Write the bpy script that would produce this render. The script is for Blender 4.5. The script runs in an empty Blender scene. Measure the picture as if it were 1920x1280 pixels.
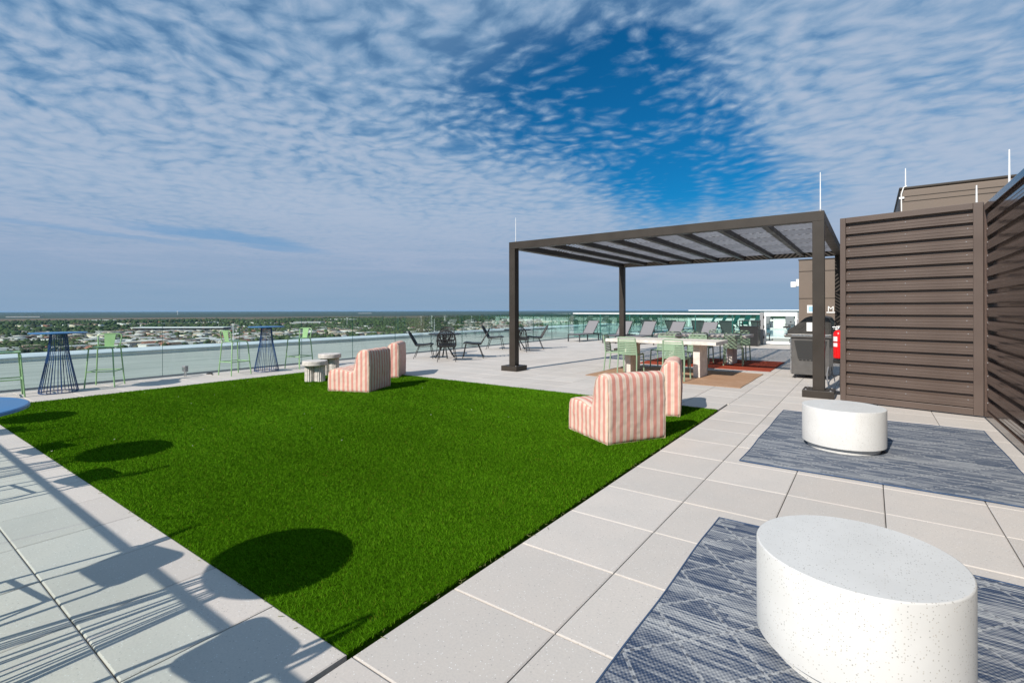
import bpy, bmesh, math, random
import numpy as np
from mathutils import Vector, Matrix
R = math.radians
random.seed(7); rng = np.random.default_rng(7)
scene = bpy.context.scene
col = scene.collection
# ------------------------------------------------------------------ camera, sky, sun
H = 1.45
YAW = math.atan(672/927.0)
cam = bpy.data.cameras.new('camera'); camo = bpy.data.objects.new('camera', cam); col.objects.link(camo)
cam.sensor_width = 36; cam.sensor_fit = 'HORIZONTAL'; cam.lens = 927/1920*36
cam.shift_y = -58.6/1920
cam.clip_start = .05; cam.clip_end = 120000
camo.matrix_world = Matrix.Translation((0, 0, H)) @ Matrix.Rotation(YAW, 4, 'Z') @ Matrix.Rotation(R(90), 4, 'X') @ Matrix.Rotation(-math.atan(4/1952), 4, 'Z')
scene.camera = camo
SUN_EL = R(36); SUN_AZ = R(6)          # light travels towards +Y, 6 degrees to the right
sd = bpy.data.lights.new('sun', 'SUN'); sd.energy = 5.0; sd.angle = R(.53); sd.color = (1, .935, .85)
so = bpy.data.objects.new('sun', sd); col.objects.link(so)
ldir = Vector((math.sin(SUN_AZ)*math.cos(SUN_EL), math.cos(SUN_AZ)*math.cos(SUN_EL), -math.sin(SUN_EL)))
so.rotation_euler = ldir.to_track_quat('-Z', 'Y').to_euler()
scene.view_settings.view_transform = 'Standard'; scene.view_settings.look = 'None'
scene.view_settings.exposure = .12; scene.view_settings.gamma = 1; scene.view_settings.use_curve_mapping = False
scene.render.engine = 'CYCLES'
scene.cycles.transparent_max_bounces = 24; scene.cycles.max_bounces = 8
scene.cycles.volume_bounces = 0

class NT:
    """small helper for node trees"""
    dim = '3D'
    def __init__(s, nt): s.nt = nt
    def n(s, t, **kw):
        nd = s.nt.nodes.new(t)
        for k, v in kw.items():
            if k.startswith('i_'):
                nd.inputs[k[2:].replace('_', ' ')].default_value = v
            else: setattr(nd, k, v)
        return nd
    def l(s, a, b): s.nt.links.new(a, b)
    def sock(s, nd, i, v):
        if v is None: return
        if hasattr(v, 'is_output'): s.l(v, nd.inputs[i])
        else: nd.inputs[i].default_value = v
    def m(s, op, a, b=None, c=None, clamp=False):
        nd = s.nt.nodes.new('ShaderNodeMath'); nd.operation = op; nd.use_clamp = clamp
        for i, v in enumerate((a, b, c)): s.sock(nd, i, v)
        return nd.outputs[0]
    def vm(s, op, a, b=None, scale=None):
        nd = s.nt.nodes.new('ShaderNodeVectorMath'); nd.operation = op
        s.sock(nd, 0, a); s.sock(nd, 1, b)
        if scale is not None: s.sock(nd, 3, scale)
        return nd.outputs['Value'] if op in ('DOT_PRODUCT', 'LENGTH', 'DISTANCE') else nd.outputs[0]
    def sep(s, v):
        nd = s.nt.nodes.new('ShaderNodeSeparateXYZ'); s.l(v, nd.inputs[0]); return nd.outputs
    def comb(s, x, y, z):
        nd = s.nt.nodes.new('ShaderNodeCombineXYZ')
        for i, v in enumerate((x, y, z)): s.sock(nd, i, v)
        return nd.outputs[0]
    def noise(s, vec, scale, detail=4, rough=.5, dist=0):
        nd = s.nt.nodes.new('ShaderNodeTexNoise'); nd.noise_dimensions = s.dim
        if vec is not None: s.l(vec, nd.inputs['Vector'])
        nd.inputs['Scale'].default_value = scale; nd.inputs['Detail'].default_value = detail
        nd.inputs['Roughness'].default_value = rough; nd.inputs['Distortion'].default_value = dist
        return nd.outputs[0]
    def smooth(s, v, lo, hi, a=0., b=1.):
        nd = s.nt.nodes.new('ShaderNodeMapRange'); nd.interpolation_type = 'SMOOTHSTEP'
        s.sock(nd, 0, v); s.sock(nd, 1, lo); s.sock(nd, 2, hi); s.sock(nd, 3, a); s.sock(nd, 4, b)
        return nd.outputs[0]
    def lin(s, v, lo, hi, a=0., b=1.):
        nd = s.nt.nodes.new('ShaderNodeMapRange'); nd.clamp = True
        s.sock(nd, 0, v); s.sock(nd, 1, lo); s.sock(nd, 2, hi); s.sock(nd, 3, a); s.sock(nd, 4, b)
        return nd.outputs[0]
    def mix(s, f, a, b, mode='MIX'):
        nd = s.nt.nodes.new('ShaderNodeMix'); nd.data_type = 'RGBA'; nd.blend_type = mode
        s.sock(nd, 0, f)
        for i, v in ((6, a), (7, b)):
            if isinstance(v, tuple) and len(v) == 3: v = (*v, 1)
            s.sock(nd, i, v)
        return nd.outputs[2]

world = bpy.data.worlds.new('World'); scene.world = world; world.use_nodes = True
wt = world.node_tree; wt.nodes.clear(); w = NT(wt); w.dim = '2D'
sky = w.n('ShaderNodeTexSky'); sky.sky_type = 'NISHITA'; sky.sun_disc = False
sky.sun_elevation = SUN_EL; sky.sun_rotation = R(186); sky.altitude = 60
sky.air_density = 1.0; sky.dust_density = .6; sky.ozone_density = 2.0
STR = .1
tc = w.n('ShaderNodeTexCoord'); D = w.vm('NORMALIZE', tc.outputs['Generated'])
dx, dy, dz = w.sep(D)
zc = w.m('ADD', w.m('MAXIMUM', dz, 0), .055)
P2 = w.comb(w.m('DIVIDE', dx, zc), w.m('DIVIDE', dy, zc), 0)      # the cloud sheet seen in perspective
def pdir(px, py):
    u = (px-960)/927; v = (581.4-py)/927
    d = Vector((-math.sin(YAW)+u*math.cos(YAW), math.cos(YAW)+u*math.sin(YAW), v)); return d.normalized()
def blob(px, py, deg, amp, soft=None):
    d = pdir(px, py)
    c = w.vm('DOT_PRODUCT', D, tuple(d))
    return w.smooth(c, math.cos(R(deg)), math.cos(R(deg*.15)), 0., amp)
# clear sky
skyc = w.mix(1.0, sky.outputs[0], (.035, .50, .80), 'MULTIPLY')
def warped(v, sc, amt, det=3):
    n = w.n('ShaderNodeTexNoise'); n.noise_dimensions = '2D'; w.l(v, n.inputs['Vector']); n.inputs['Scale'].default_value = sc; n.inputs['Detail'].default_value = det
    return w.vm('ADD', v, w.vm('SCALE', w.vm('SUBTRACT', n.outputs['Color'], (.5, .5, .5)), scale=amt))
def mapped(v, ang, sx, sy):
    m_ = w.n('ShaderNodeMapping'); w.l(v, m_.inputs[0]); m_.inputs['Rotation'].default_value = (0, 0, R(ang)); m_.inputs['Scale'].default_value = (sx, sy, 1); return m_.outputs[0]
W1 = warped(P2, 1.1, .28)
W2 = warped(W1, 5.0, .07, 2)
big = w.noise(P2, .45, 4, .55, .3)
big2 = w.noise(mapped(P2, 20, 1, .5), 1.3, 3, .5, .5)
M1 = mapped(W2, 38, 1, 1.2)
def cells(v, sc, sm):
    n = w.n('ShaderNodeTexVoronoi'); n.voronoi_dimensions = '2D'; n.feature = 'SMOOTH_F1'; w.l(v, n.inputs['Vector']); n.inputs['Scale'].default_value = sc; n.inputs['Smoothness'].default_value = sm
    return w.m('SUBTRACT', .62, n.outputs['Distance'])
cell = cells(M1, 9.5, .7); cell2 = cells(M1, 19.0, .6)
puff = w.noise(M1, 10.5, 5, .62, .1)
wisp = w.noise(mapped(W1, 66, 1, .38), 3.0, 8, .62, .6)
fine = w.noise(M1, 22, 6, .65, .2)
tex = w.m('ADD', w.m('MULTIPLY', cell, .44), w.m('ADD', w.m('MULTIPLY', cell2, .14), w.m('ADD', w.m('MULTIPLY', puff, .46), w.m('ADD', w.m('MULTIPLY', wisp, .24), w.m('MULTIPLY', fine, .14)))))
# coverage of the sheet: clear lanes as in the photograph, solid towards the horizon
clear = None
for b in ((1240, 225, 13, .15), (1330, 300, 8, .16), (1080, 200, 12, .13), (1440, 366, 6, .22), (960, 190, 10, .10), (850, 205, 7, .06), (1225, 366, 6, .24), (1150, 270, 7, .08), (1180, 100, 9, .07), (1330, 362, 7, .16), (1530, 372, 4, .12), (1290, 130, 7, .05), (1760, 160, 24, -.09)):
    v = blob(*b); clear = v if clear is None else w.m('ADD', clear, v)
solid = w.smooth(dz, .46, .16, 0.08, .30)
lowc = w.m('ADD', w.m('ADD', w.m('MULTIPLY', w.m('SUBTRACT', big, .5), .35), w.m('MULTIPLY', w.m('SUBTRACT', big2, .5), .28)), solid)
rag = w.m('ADD', .65, w.m('MULTIPLY', big2, .7))
bias = w.m('SUBTRACT', lowc, w.m('MULTIPLY', w.m('MULTIPLY', clear, rag), .88))
flat = w.smooth(dz, .36, .16, 1., .45)            # the sheet smooths out as it thickens towards the horizon
tex = w.m('ADD', .62, w.m('MULTIPLY', w.m('SUBTRACT', tex, .62), flat))
total = w.m('ADD', tex, bias)
dens = w.smooth(total, .36, .90, 0., 1.)
veil = w.m('MULTIPLY', w.m('MULTIPLY', w.smooth(clear, .24, .0), w.smooth(w.m('ADD', tex, w.m('MULTIPLY', clear, -1.2)), .25, .62, .55, 1.)), w.lin(big, .3, .7, .55, .82))
dens = w.m('ADD', dens, w.m('MULTIPLY', veil, w.m('SUBTRACT', 1, dens)))
# colour inside the sheet: thin parts bluer, thick parts lilac grey
thick = w.smooth(total, .46, 1.06)
ccol = w.mix(thick, (2.15, 3.6, 5.4), (3.95, 4.75, 6.05))
skyall = w.mix(w.m('MULTIPLY', dens, .95), skyc, ccol)
# long thin lane low on the left and haze at the horizon
az = w.m('ARCTAN2', dy, w.m('MULTIPLY', dx, -1))
hz = w.smooth(dz, .22, .05)
streak = w.noise(w.comb(w.m('MULTIPLY', az, 2.2), w.m('MULTIPLY', dz, 26), 0), 1.6, 6, .6, .5)
hcol = w.mix(w.smooth(streak, .35, .68), (2.5, 3.45, 5.0), (3.1, 3.85, 5.3))
hcol = w.mix(w.smooth(dz, .10, .01), hcol, (2.15, 3.3, 4.75))
skyall = w.mix(w.m('MULTIPLY', hz, .85), skyall, hcol)
def lane(px, py, wx, wy, amp):
    d = pdir(px, py); c = w.vm('SUBTRACT', D, tuple(d))
    t = Vector((-d.y, d.x, 0)).normalized()
    a = w.vm('DOT_PRODUCT', c, tuple(t)); bz = w.sep(c)[2]
    bz = w.m('ADD', w.m('ADD', bz, w.m('MULTIPLY', a, -.09)), w.m('MULTIPLY', w.m('SUBTRACT', streak, .5), .035))
    r = w.m('ADD', w.m('POWER', w.m('ABSOLUTE', w.m('DIVIDE', a, wx)), 2), w.m('POWER', w.m('ABSOLUTE', w.m('DIVIDE', bz, wy)), 2))
    return w.smooth(r, 1., 0., 0., amp)
ln = w.m('ADD', lane(430, 445, .20, .012, .6), lane(150, 428, .2, .008, .35))
skyall = w.mix(ln, skyall, (1.1, 2.9, 5.3))
below = w.smooth(dz, 0., -.02)
skyall = w.mix(below, skyall, (.9, 1.2, 1.3))
bg = w.n('ShaderNodeBackground'); bg.inputs['Strength'].default_value = STR
w.l(skyall, bg.inputs['Color']); wo = w.n('ShaderNodeOutputWorld'); w.l(bg.outputs[0], wo.inputs[0])
world.cycles.sampling_method = 'MANUAL'; world.cycles.sample_map_resolution = 256

# ------------------------------------------------------------------ materials
MATS = {}
def mat(name, base, rough=.6, metal=0., noise=None, bump=None, spec=.5, coat=0.):
    """noise=(scale, amount, detail) darkens/lightens the base, bump=(scale, strength)"""
    m = bpy.data.materials.new(name); m.use_nodes = True; t = NT(m.node_tree)
    b = m.node_tree.nodes['Principled BSDF']
    b.inputs['Roughness'].default_value = rough; b.inputs['Metallic'].default_value = metal
    b.inputs['Specular IOR Level'].default_value = spec; b.inputs['Coat Weight'].default_value = coat
    b.inputs['Base Color'].default_value = (*base, 1)
    co = t.n('ShaderNodeTexCoord').outputs['Object']
    if noise:
        f = t.noise(co, noise[0], noise[2] if len(noise) > 2 else 4)
        lo = tuple(c*(1-noise[1]) for c in base); hi = tuple(min(1, c*(1+noise[1])) for c in base)
        t.l(t.mix(t.smooth(f, .3, .7), lo, hi), b.inputs['Base Color'])
        t.l(t.lin(f, .3, .7, rough*.85, min(1, rough*1.15)), b.inputs['Roughness'])
    if bump:
        bp = t.n('ShaderNodeBump'); bp.inputs['Strength'].default_value = bump[1]; bp.inputs['Distance'].default_value = .01
        t.l(t.noise(co, bump[0], 4), bp.inputs['Height']); t.l(bp.outputs[0], b.inputs['Normal'])
    MATS[name] = m; return m
bronze = mat('bronze_paint', (.038, .031, .025), .45, noise=(3, .06), spec=.3)
bronze_d = mat('screen_paint', (.098, .070, .057), .42, noise=(2, .05))
bronze_g = mat('glossy_screen_paint', (.10, .068, .055), .2, noise=(2, .05), coat=.4)
bldg_m = mat('building_panel', (.150, .115, .090), .6, noise=(1.5, .07))
slatm = mat('lattice_paint', (.22, .235, .275), .5, noise=(4, .08))
green = mat('green_paint', (.25, .43, .20), .38, noise=(6, .06))
green2 = mat('sage_plastic', (.25, .36, .24), .5, noise=(6, .06))
blue = mat('blue_paint', (.012, .055, .17), .35, noise=(6, .1))
bluetop = mat('blue_table_top', (.025, .14, .33), .3, noise=(6, .08))
black = mat('black_wicker', (.012, .012, .013), .5, noise=(60, .3))
blackm = mat('black_metal', (.015, .015, .016), .4)
charcoal = mat('charcoal_metal', (.06, .06, .063), .45, noise=(8, .08))
sling = mat('sling_mesh', (.20, .195, .205), .7, noise=(200, .12), bump=(300, .2))
grillm = mat('grill_enamel', (.10, .095, .09), .32, noise=(8, .08))
grilll = mat('grill_lid_enamel', (.045, .042, .038), .3, noise=(8, .08))
grilld = mat('grill_dark', (.018, .018, .018), .6)
steel = mat('steel', (.55, .55, .55), .28, 1., noise=(20, .1))
alu = mat('white_aluminium', (.78, .79, .8), .4, noise=(8, .04))
galv = mat('grey_post', (.30, .30, .31), .45, .2)
whitep = mat('white_plastic', (.8, .8, .78), .5)
red = mat('red_paint', (.72, .008, .01), .3)
rubber = mat('black_rubber', (.02, .02, .02), .8)
concrete_w = mat('parapet_render', (.76, .78, .74), .85, noise=(1.3, .10, 8), bump=(6, .2))
capm = mat('parapet_cap', (.58, .62, .66), .5, noise=(2, .1, 6))
cast = mat('cast_concrete', (.66, .61, .55), .8, noise=(9, .12, 8), bump=(40, .15))
trav = mat('travertine', (.56, .52, .48), .75, noise=(14, .16, 8), bump=(30, .3))
teal = mat('door_glass_teal', (.02, .09, .12), .12)
wood = mat('teak', (.35, .17, .06), .6)

def terrazzo():
    m = mat('white_terrazzo', (.70, .69, .66), .5); t = NT(m.node_tree); b = m.node_tree.nodes['Principled BSDF']
    co = t.n('ShaderNodeTexCoord').outputs['Object']
    v = t.n('ShaderNodeTexVoronoi'); t.l(co, v.inputs['Vector']); v.inputs['Scale'].default_value = 115
    sp = t.sep(v.outputs['Color'])
    chip = t.m('MULTIPLY', t.m('LESS_THAN', v.outputs['Distance'], .27), t.m('GREATER_THAN', sp[0], .66))
    v2 = t.n('ShaderNodeTexVoronoi'); t.l(co, v2.inputs['Vector']); v2.inputs['Scale'].default_value = 46
    s2 = t.sep(v2.outputs['Color'])
    chip2 = t.m('MULTIPLY', t.m('LESS_THAN', v2.outputs['Distance'], .15), t.m('GREATER_THAN', s2[1], .82))
    c = t.mix(t.smooth(t.noise(co, 4, 5), .3, .7), (.61, .605, .585), (.67, .665, .645))
    c = t.mix(t.m('MULTIPLY', chip, .75), c, t.mix(sp[1], (.22, .22, .21), (.50, .45, .38)))
    c = t.mix(t.m('MULTIPLY', chip2, .8), c, (.34, .33, .31))
    t.l(c, b.inputs['Base Color']); return m
terr = terrazzo()

def paver_mat():
    m = mat('concrete_paver', (.5, .48, .46), .8); t = NT(m.node_tree); b = m.node_tree.nodes['Principled BSDF']
    g = t.n('ShaderNodeNewGeometry').outputs['Position']
    x, y, z = t.sep(g)
    cell = t.comb(t.m('FLOOR', t.m('DIVIDE', t.m('ADD', x, 1.150), PX)), t.m('FLOOR', t.m('DIVIDE', t.m('SUBTRACT', y, 1.910), PY)), 0)
    wn = t.n('ShaderNodeTexWhiteNoise'); wn.noise_dimensions = '3D'; t.l(cell, wn.inputs['Vector'])
    r = t.sep(wn.outputs['Color'])
    c = t.mix(r[0], (.525, .482, .438), (.610, .561, .512))
    c = t.mix(t.m('MULTIPLY', r[1], .35), c, (.55, .485, .435))
    c = t.mix(t.smooth(t.noise(g, 2.2, 8, .6), .35, .7, 0., .28), c, (.44, .43, .41))
    c = t.mix(t.smooth(t.noise(g, 90, 3), .42, .62, 0., .22), c, (.40, .38, .36))
    vo = t.n('ShaderNodeTexVoronoi'); t.l(g, vo.inputs['Vector']); vo.inputs['Scale'].default_value = 85
    s = t.sep(vo.outputs['Color'])
    c = t.mix(t.m('MULTIPLY', t.m('LESS_THAN', vo.outputs['Distance'], .22), t.m('GREATER_THAN', s[0], .80)), c, (.72, .71, .69))
    c = t.mix(t.m('MULTIPLY', t.m('MULTIPLY', t.m('LESS_THAN', vo.outputs['Distance'], .25), t.m('LESS_THAN', s[0], .10)), .6), c, (.22, .21, .2))
    # a few faint water stains
    c = t.mix(t.smooth(t.noise(g, .55, 5, .6, .6), .54, .70, 0., .26), c, (.42, .385, .345))
    t.l(c, b.inputs['Base Color'])
    bp = t.n('ShaderNodeBump'); bp.inputs['Strength'].default_value = .25; bp.inputs['Distance'].default_value = .002
    t.l(t.noise(g, 160, 3), bp.inputs['Height']); t.l(bp.outputs[0], b.inputs['Normal'])
    return m
PX, PY = .6165, .6235
paverm = paver_mat()

def glass(name, tint, refl=1.0):
    m = bpy.data.materials.new(name); m.use_nodes = True; m.node_tree.nodes.clear(); t = NT(m.node_tree)
    tr = t.n('ShaderNodeBsdfTransparent'); tr.inputs[0].default_value = (*tint, 1)
    gl = t.n('ShaderNodeBsdfGlossy'); gl.inputs['Roughness'].default_value = .01; gl.inputs[0].default_value = (.9, .95, .95, 1)
    fr = t.n('ShaderNodeFresnel'); fr.inputs[0].default_value = 1.45
    mx = t.n('ShaderNodeMixShader'); t.l(t.m('MULTIPLY', fr.outputs[0], .5*refl), mx.inputs[0]); t.l(tr.outputs[0], mx.inputs[1]); t.l(gl.outputs[0], mx.inputs[2])
    o = t.n('ShaderNodeOutputMaterial'); t.l(mx.outputs[0], o.inputs[0]); MATS[name] = m; return m
glassm = glass('railing_glass', (.915, .97, .952))
glassp = glass('pool_fence_glass', (.74, .88, .85))
edgem = mat('glass_edge', (.02, .12, .10), .2)

# ------------------------------------------------------------------ mesh helpers
SHARP = {'drum', 'plinth', 'table_top', 'top', 'cylinder'}
class MB:
    def __init__(s): s.v = []; s.f = []; s.sm = []
    def add(s, vs, fs, smooth=False):
        o = len(s.v); s.v += [tuple(v) for v in vs]; s.f += [tuple(i+o for i in f) for f in fs]; s.sm += [smooth]*len(fs); return s
    def box(s, x0, y0, z0, x1, y1, z1):
        vs = [(x, y, z) for z in (z0, z1) for y in (y0, y1) for x in (x0, x1)]
        return s.add(vs, [(0, 2, 3, 1), (4, 5, 7, 6), (0, 1, 5, 4), (2, 6, 7, 3), (0, 4, 6, 2), (1, 3, 7, 5)])
    def bar(s, a, b, w, h, up=(0, 0, 1)):
        a, b = Vector(a), Vector(b); d = (b-a).normalized(); u = Vector(up)
        if abs(d.dot(u)) > .99: u = Vector((0, 1, 0))
        sx = d.cross(u).normalized()*w/2; uy = sx.cross(d).normalized()*h/2
        vs = [p+i*sx+j*uy for p in (a, b) for i, j in ((-1, -1), (1, -1), (1, 1), (-1, 1))]
        return s.add(vs, [(0, 3, 2, 1), (4, 5, 6, 7), (0, 1, 5, 4), (1, 2, 6, 5), (2, 3, 7, 6), (3, 0, 4, 7)])
    def tube(s, pts, r, n=8, closed=False, r2=None):
        pts = [Vector(p) for p in pts]; m = len(pts); rings = []; nrm = None
        for i, p in enumerate(pts):
            if closed: d = pts[(i+1) % m]-pts[i-1]
            else: d = (pts[min(i+1, m-1)]-pts[max(i-1, 0)])
            d.normalize()
            if nrm is None:
                a = Vector((0, 0, 1)) if abs(d.z) < .9 else Vector((1, 0, 0)); nrm = d.cross(a).normalized()
            else: nrm = (nrm-d*nrm.dot(d)).normalized()
            bn = d.cross(nrm); rr = r if r2 is None else r+(r2-r)*i/(m-1)
            rings.append([p+rr*(math.cos(t)*nrm+math.sin(t)*bn) for t in [2*math.pi*k/n for k in range(n)]])
        vs = [v for rg in rings for v in rg]; fs = []
        for i in range(m if closed else m-1):
            j = (i+1) % m
            for k in range(n):
                k2 = (k+1) % n; fs.append((i*n+k, i*n+k2, j*n+k2, j*n+k))
        s.add(vs, fs, True)
        if not closed:
            s.add(rings[0], [tuple(range(n))[::-1]]); s.add(rings[-1], [tuple(range(n))])
        return s
    def lathe(s, prof, n=32, c=(0, 0, 0), sx=1, sy=1, flute=0, fn=0):
        """prof: list of (r, z)"""
        vs = []; fs = []
        for r, z in prof:
            for k in range(n):
                t = 2*math.pi*k/n; rr = r*(1-flute*(.5+.5*math.cos(fn*t)) if flute else 1)
                vs.append((c[0]+rr*sx*math.cos(t), c[1]+rr*sy*math.sin(t), c[2]+z))
        for i in range(len(prof)-1):
            for k in range(n):
                k2 = (k+1) % n; fs.append((i*n+k, i*n+k2, (i+1)*n+k2, (i+1)*n+k))
        s.add(vs, fs, True)
        o = [vs[k] for k in range(n)]; s.add(o, [tuple(range(n))[::-1]])
        o = vs[-n:]; s.add(o, [tuple(range(n))]); return s
    def prism(s, poly, a, b, axis='y'):
        n = len(poly)
        def pt(p, t): return {'y': (p[0], t, p[1]), 'x': (t, p[0], p[1]), 'z': (p[0], p[1], t)}[axis]
        vs = [pt(p, a) for p in poly]+[pt(p, b) for p in poly]
        fs = [tuple(range(n))[::-1], tuple(range(n, 2*n))]+[(i, (i+1) % n, n+(i+1) % n, n+i) for i in range(n)]
        return s.add(vs, fs)
    def mesh(s, name, m, bevel=0, segs=2):
        me = bpy.data.meshes.new(name); me.from_pydata(s.v, [], s.f)
        me.polygons.foreach_set('use_smooth', s.sm)
        bm = bmesh.new(); bm.from_mesh(me)
        if bevel:
            bmesh.ops.remove_doubles(bm, verts=bm.verts, dist=1e-5)
            ed = [e for e in bm.edges if len(e.link_faces) == 2 and e.calc_face_angle(0) > R(40)]
            bmesh.ops.bevel(bm, geom=ed, offset=bevel, segments=segs, profile=.5, affect='EDGES', clamp_overlap=True)
        bmesh.ops.remove_doubles(bm, verts=bm.verts, dist=1e-6) if len(bm.verts) < 20000 and name in SHARP else None
        bmesh.ops.recalc_face_normals(bm, faces=bm.faces)
        for ed in bm.edges:
            if len(ed.link_faces) == 2 and ed.calc_face_angle(0) > R(38): ed.smooth = False
        bm.to_mesh(me); bm.free()
        if m: me.materials.append(m)
        return me
    def build(s, name, m, parent=None, bevel=0, segs=2, loc=None):
        o = bpy.data.objects.new(name, s.mesh(name, m, bevel, segs)); col.objects.link(o)
        if parent: o.parent = parent
        if loc: o.location = loc
        return o
def tag(o, label=None, cat=None, group=None, kind=None):
    if label: o['label'] = label
    if cat: o['category'] = cat
    if group: o['group'] = group
    if kind: o['kind'] = kind
    return o
def empty(name, loc=(0, 0, 0), rz=0, label=None, cat=None, group=None):
    o = bpy.data.objects.new(name, None); o.empty_display_size = .1; col.objects.link(o)
    o.location = loc; o.rotation_euler.z = rz; return tag(o, label, cat, group)
def kids(o): return [c for c in bpy.data.objects if c.parent == o]
def copy_tree(o, loc=None, rz=None, label=None):
    src = {}
    for c in bpy.data.objects:
        if c.parent: src.setdefault(c.parent.name, []).append(c)
    def rec(a, par):
        c = a.copy(); col.objects.link(c); c.parent = par
        for ch in src.get(a.name, []): rec(ch, c)
        return c
    c = rec(o, None)
    if loc: c.location = loc
    if rz is not None: c.rotation_euler.z = rz
    if label: c['label'] = label
    return c
def linked(name, me, parent, loc=(0, 0, 0), rot=(0, 0, 0)):
    o = bpy.data.objects.new(name, me); col.objects.link(o); o.parent = parent; o.location = loc; o.rotation_euler = rot; return o
def arc(c, r, a0, a1, n, plane='xz'):
    out = []
    for i in range(n+1):
        t = R(a0+(a1-a0)*i/n); p, q = r*math.cos(t), r*math.sin(t)
        out.append((c[0]+p, c[1], c[2]+q) if plane == 'xz' else (c[0], c[1]+p, c[2]+q) if plane == 'yz' else (c[0]+p, c[1]+q, c[2]))
    return out

# ------------------------------------------------------------------ far land, town, haze
GZ = -60.0
def ground():
    m = mat('land', (.05, .08, .04), .95); t = NT(m.node_tree); b = m.node_tree.nodes['Principled BSDF']
    g = t.n('ShaderNodeNewGeometry').outputs['Position']; x, y, z = t.sep(g)
    dist = t.vm('LENGTH', g)
    c = t.mix(t.smooth(t.noise(g, .012, 6, .6), .4, .6), (.030, .055, .018), (.075, .10, .035))
    c = t.mix(t.smooth(t.noise(g, .004, 5, .6), .56, .64), c, (.17, .155, .13))
    far = t.mix(t.smooth(t.noise(g, .0012, 6, .62), .4, .62), (.010, .034, .020), (.030, .056, .026))
    edge = t.m('ADD', dist, t.m('MULTIPLY', t.m('SUBTRACT', t.noise(g, .0006, 3), .5), 1500))
    c = t.mix(t.smooth(edge, 2600, 3300), c, far)
    marsh = t.m('MULTIPLY', t.smooth(edge, 3500, 3800), t.smooth(edge, 5900, 5300))
    marsh = t.m('MULTIPLY', marsh, t.smooth(t.m('DIVIDE', y, t.m('ABSOLUTE', x)), 1.5, .8))
    c = t.mix(t.m('MULTIPLY', marsh, .85), c, t.mix(t.noise(g, .0025, 6), (.11, .075, .04), (.16, .11, .06)))
    t.l(c, b.inputs['Base Color'])
    n = 72; vs = [(0, 0, GZ)]; fs = []
    rs = [300, 900, 3000, 9000, 25000, 46000]
    for r in rs:
        for k in range(n): vs.append((r*math.cos(2*math.pi*k/n), r*math.sin(2*math.pi*k/n), GZ))
    for k in range(n): fs.append((0, 1+k, 1+(k+1) % n))
    for i in range(len(rs)-1):
        for k in range(n): fs.append((1+i*n+k, 1+(i+1)*n+k, 1+(i+1)*n+(k+1) % n, 1+i*n+(k+1) % n))
    mb = MB(); mb.add(vs, fs); tag(mb.build('ground', m), kind='structure')
ground()

def attr_mat(name, rough=.9, gain=1.0):
    m = mat(name, (.5, .5, .5), rough); t = NT(m.node_tree); b = m.node_tree.nodes['Principled BSDF']
    a = t.n('ShaderNodeAttribute'); a.attribute_name = 'tint'; t.l(a.outputs['Color'], b.inputs['Base Color']); return m
def raw_mesh(name, V, F, m, tint=None, smooth=False):
    """V (n,3), F (m,k) arrays"""
    me = bpy.data.meshes.new(name); k = F.shape[1]
    me.vertices.add(len(V)); me.vertices.foreach_set('co', V.astype(np.float32).ravel())
    me.loops.add(F.size); me.loops.foreach_set('vertex_index', F.astype(np.int32).ravel())
    me.polygons.add(len(F)); me.polygons.foreach_set('loop_start', np.arange(0, F.size, k, dtype=np.int32))
    me.polygons.foreach_set('loop_total', np.full(len(F), k, dtype=np.int32))
    if smooth: me.polygons.foreach_set('use_smooth', np.ones(len(F), dtype=bool))
    me.update(calc_edges=True)
    if tint is not None:
        at = me.attributes.new('tint', 'FLOAT_COLOR', 'POINT')
        at.data.foreach_set('color', np.c_[tint, np.ones(len(tint))].astype(np.float32).ravel())
    me.materials.append(m); me.validate(); return me
def ico(sub):
    bm = bmesh.new(); bmesh.ops.create_icosphere(bm, subdivisions=sub, radius=1)
    V = np.array([v.co[:] for v in bm.verts]); F = np.array([[v.index for v in f.verts] for f in bm.faces]); bm.free(); return V, F
treem = attr_mat('tree_leaves'); bldm = attr_mat('house_paint', .8)
def wedge(n, dmin, dmax, p=1.0):
    """random ground positions over the town, as (x, y)"""
    out = []
    while len(out) < n:
        u = rng.random(4*n); az = R(2)+rng.random(4*n)*R(93)
        r = dmin*(dmax/dmin)**(u**p)
        x = -r*np.sin(az); y = r*np.cos(az)
        ok = ((x < -930) | (y > 3000)) & (y < 7000)
        out += list(zip(x[ok], y[ok]))
    return np.array(out[:n])
# patchy neighbourhood function: parks and woods against streets
def wood(x, y):
    return (np.sin(x*.0041+1.3)*np.cos(y*.0053+.4)+.6*np.sin(x*.011+y*.007)+.4*np.cos(y*.017-x*.003))
def forest(name, P, sub, size, label):
    V, F = ico(sub); n = len(P); nv = len(V)
    s = size*(.6+.9*rng.random(n)); hz = s*(.75+.5*rng.random(n))
    jit = 1+.34*(rng.random((n, nv))-.5)*2*.8
    W = V[None]*jit[..., None]
    X = W*np.stack([s, s*(.8+.4*rng.random(n)), hz], 1)[:, None, :]
    X[..., 0] += P[:, 0, None]; X[..., 1] += P[:, 1, None]; X[..., 2] += GZ+hz[:, None]*.75
    base = np.array([[.028, .055, .016], [.045, .078, .02], [.06, .088, .028], [.035, .045, .025], [.075, .07, .04]])
    pk = rng.choice(5, n, p=[.38, .3, .16, .1, .06]); tint = np.repeat(base[pk]*(.75+.5*rng.random((n, 1))), nv, 0)
    FF = (F[None]+(np.arange(n)*nv)[:, None, None]).reshape(-1, 3)
    o = bpy.data.objects.new(name, raw_mesh(name, X.reshape(-1, 3), FF, treem, tint)); col.objects.link(o)
    return tag(o, label, 'trees', kind='stuff')
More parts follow.
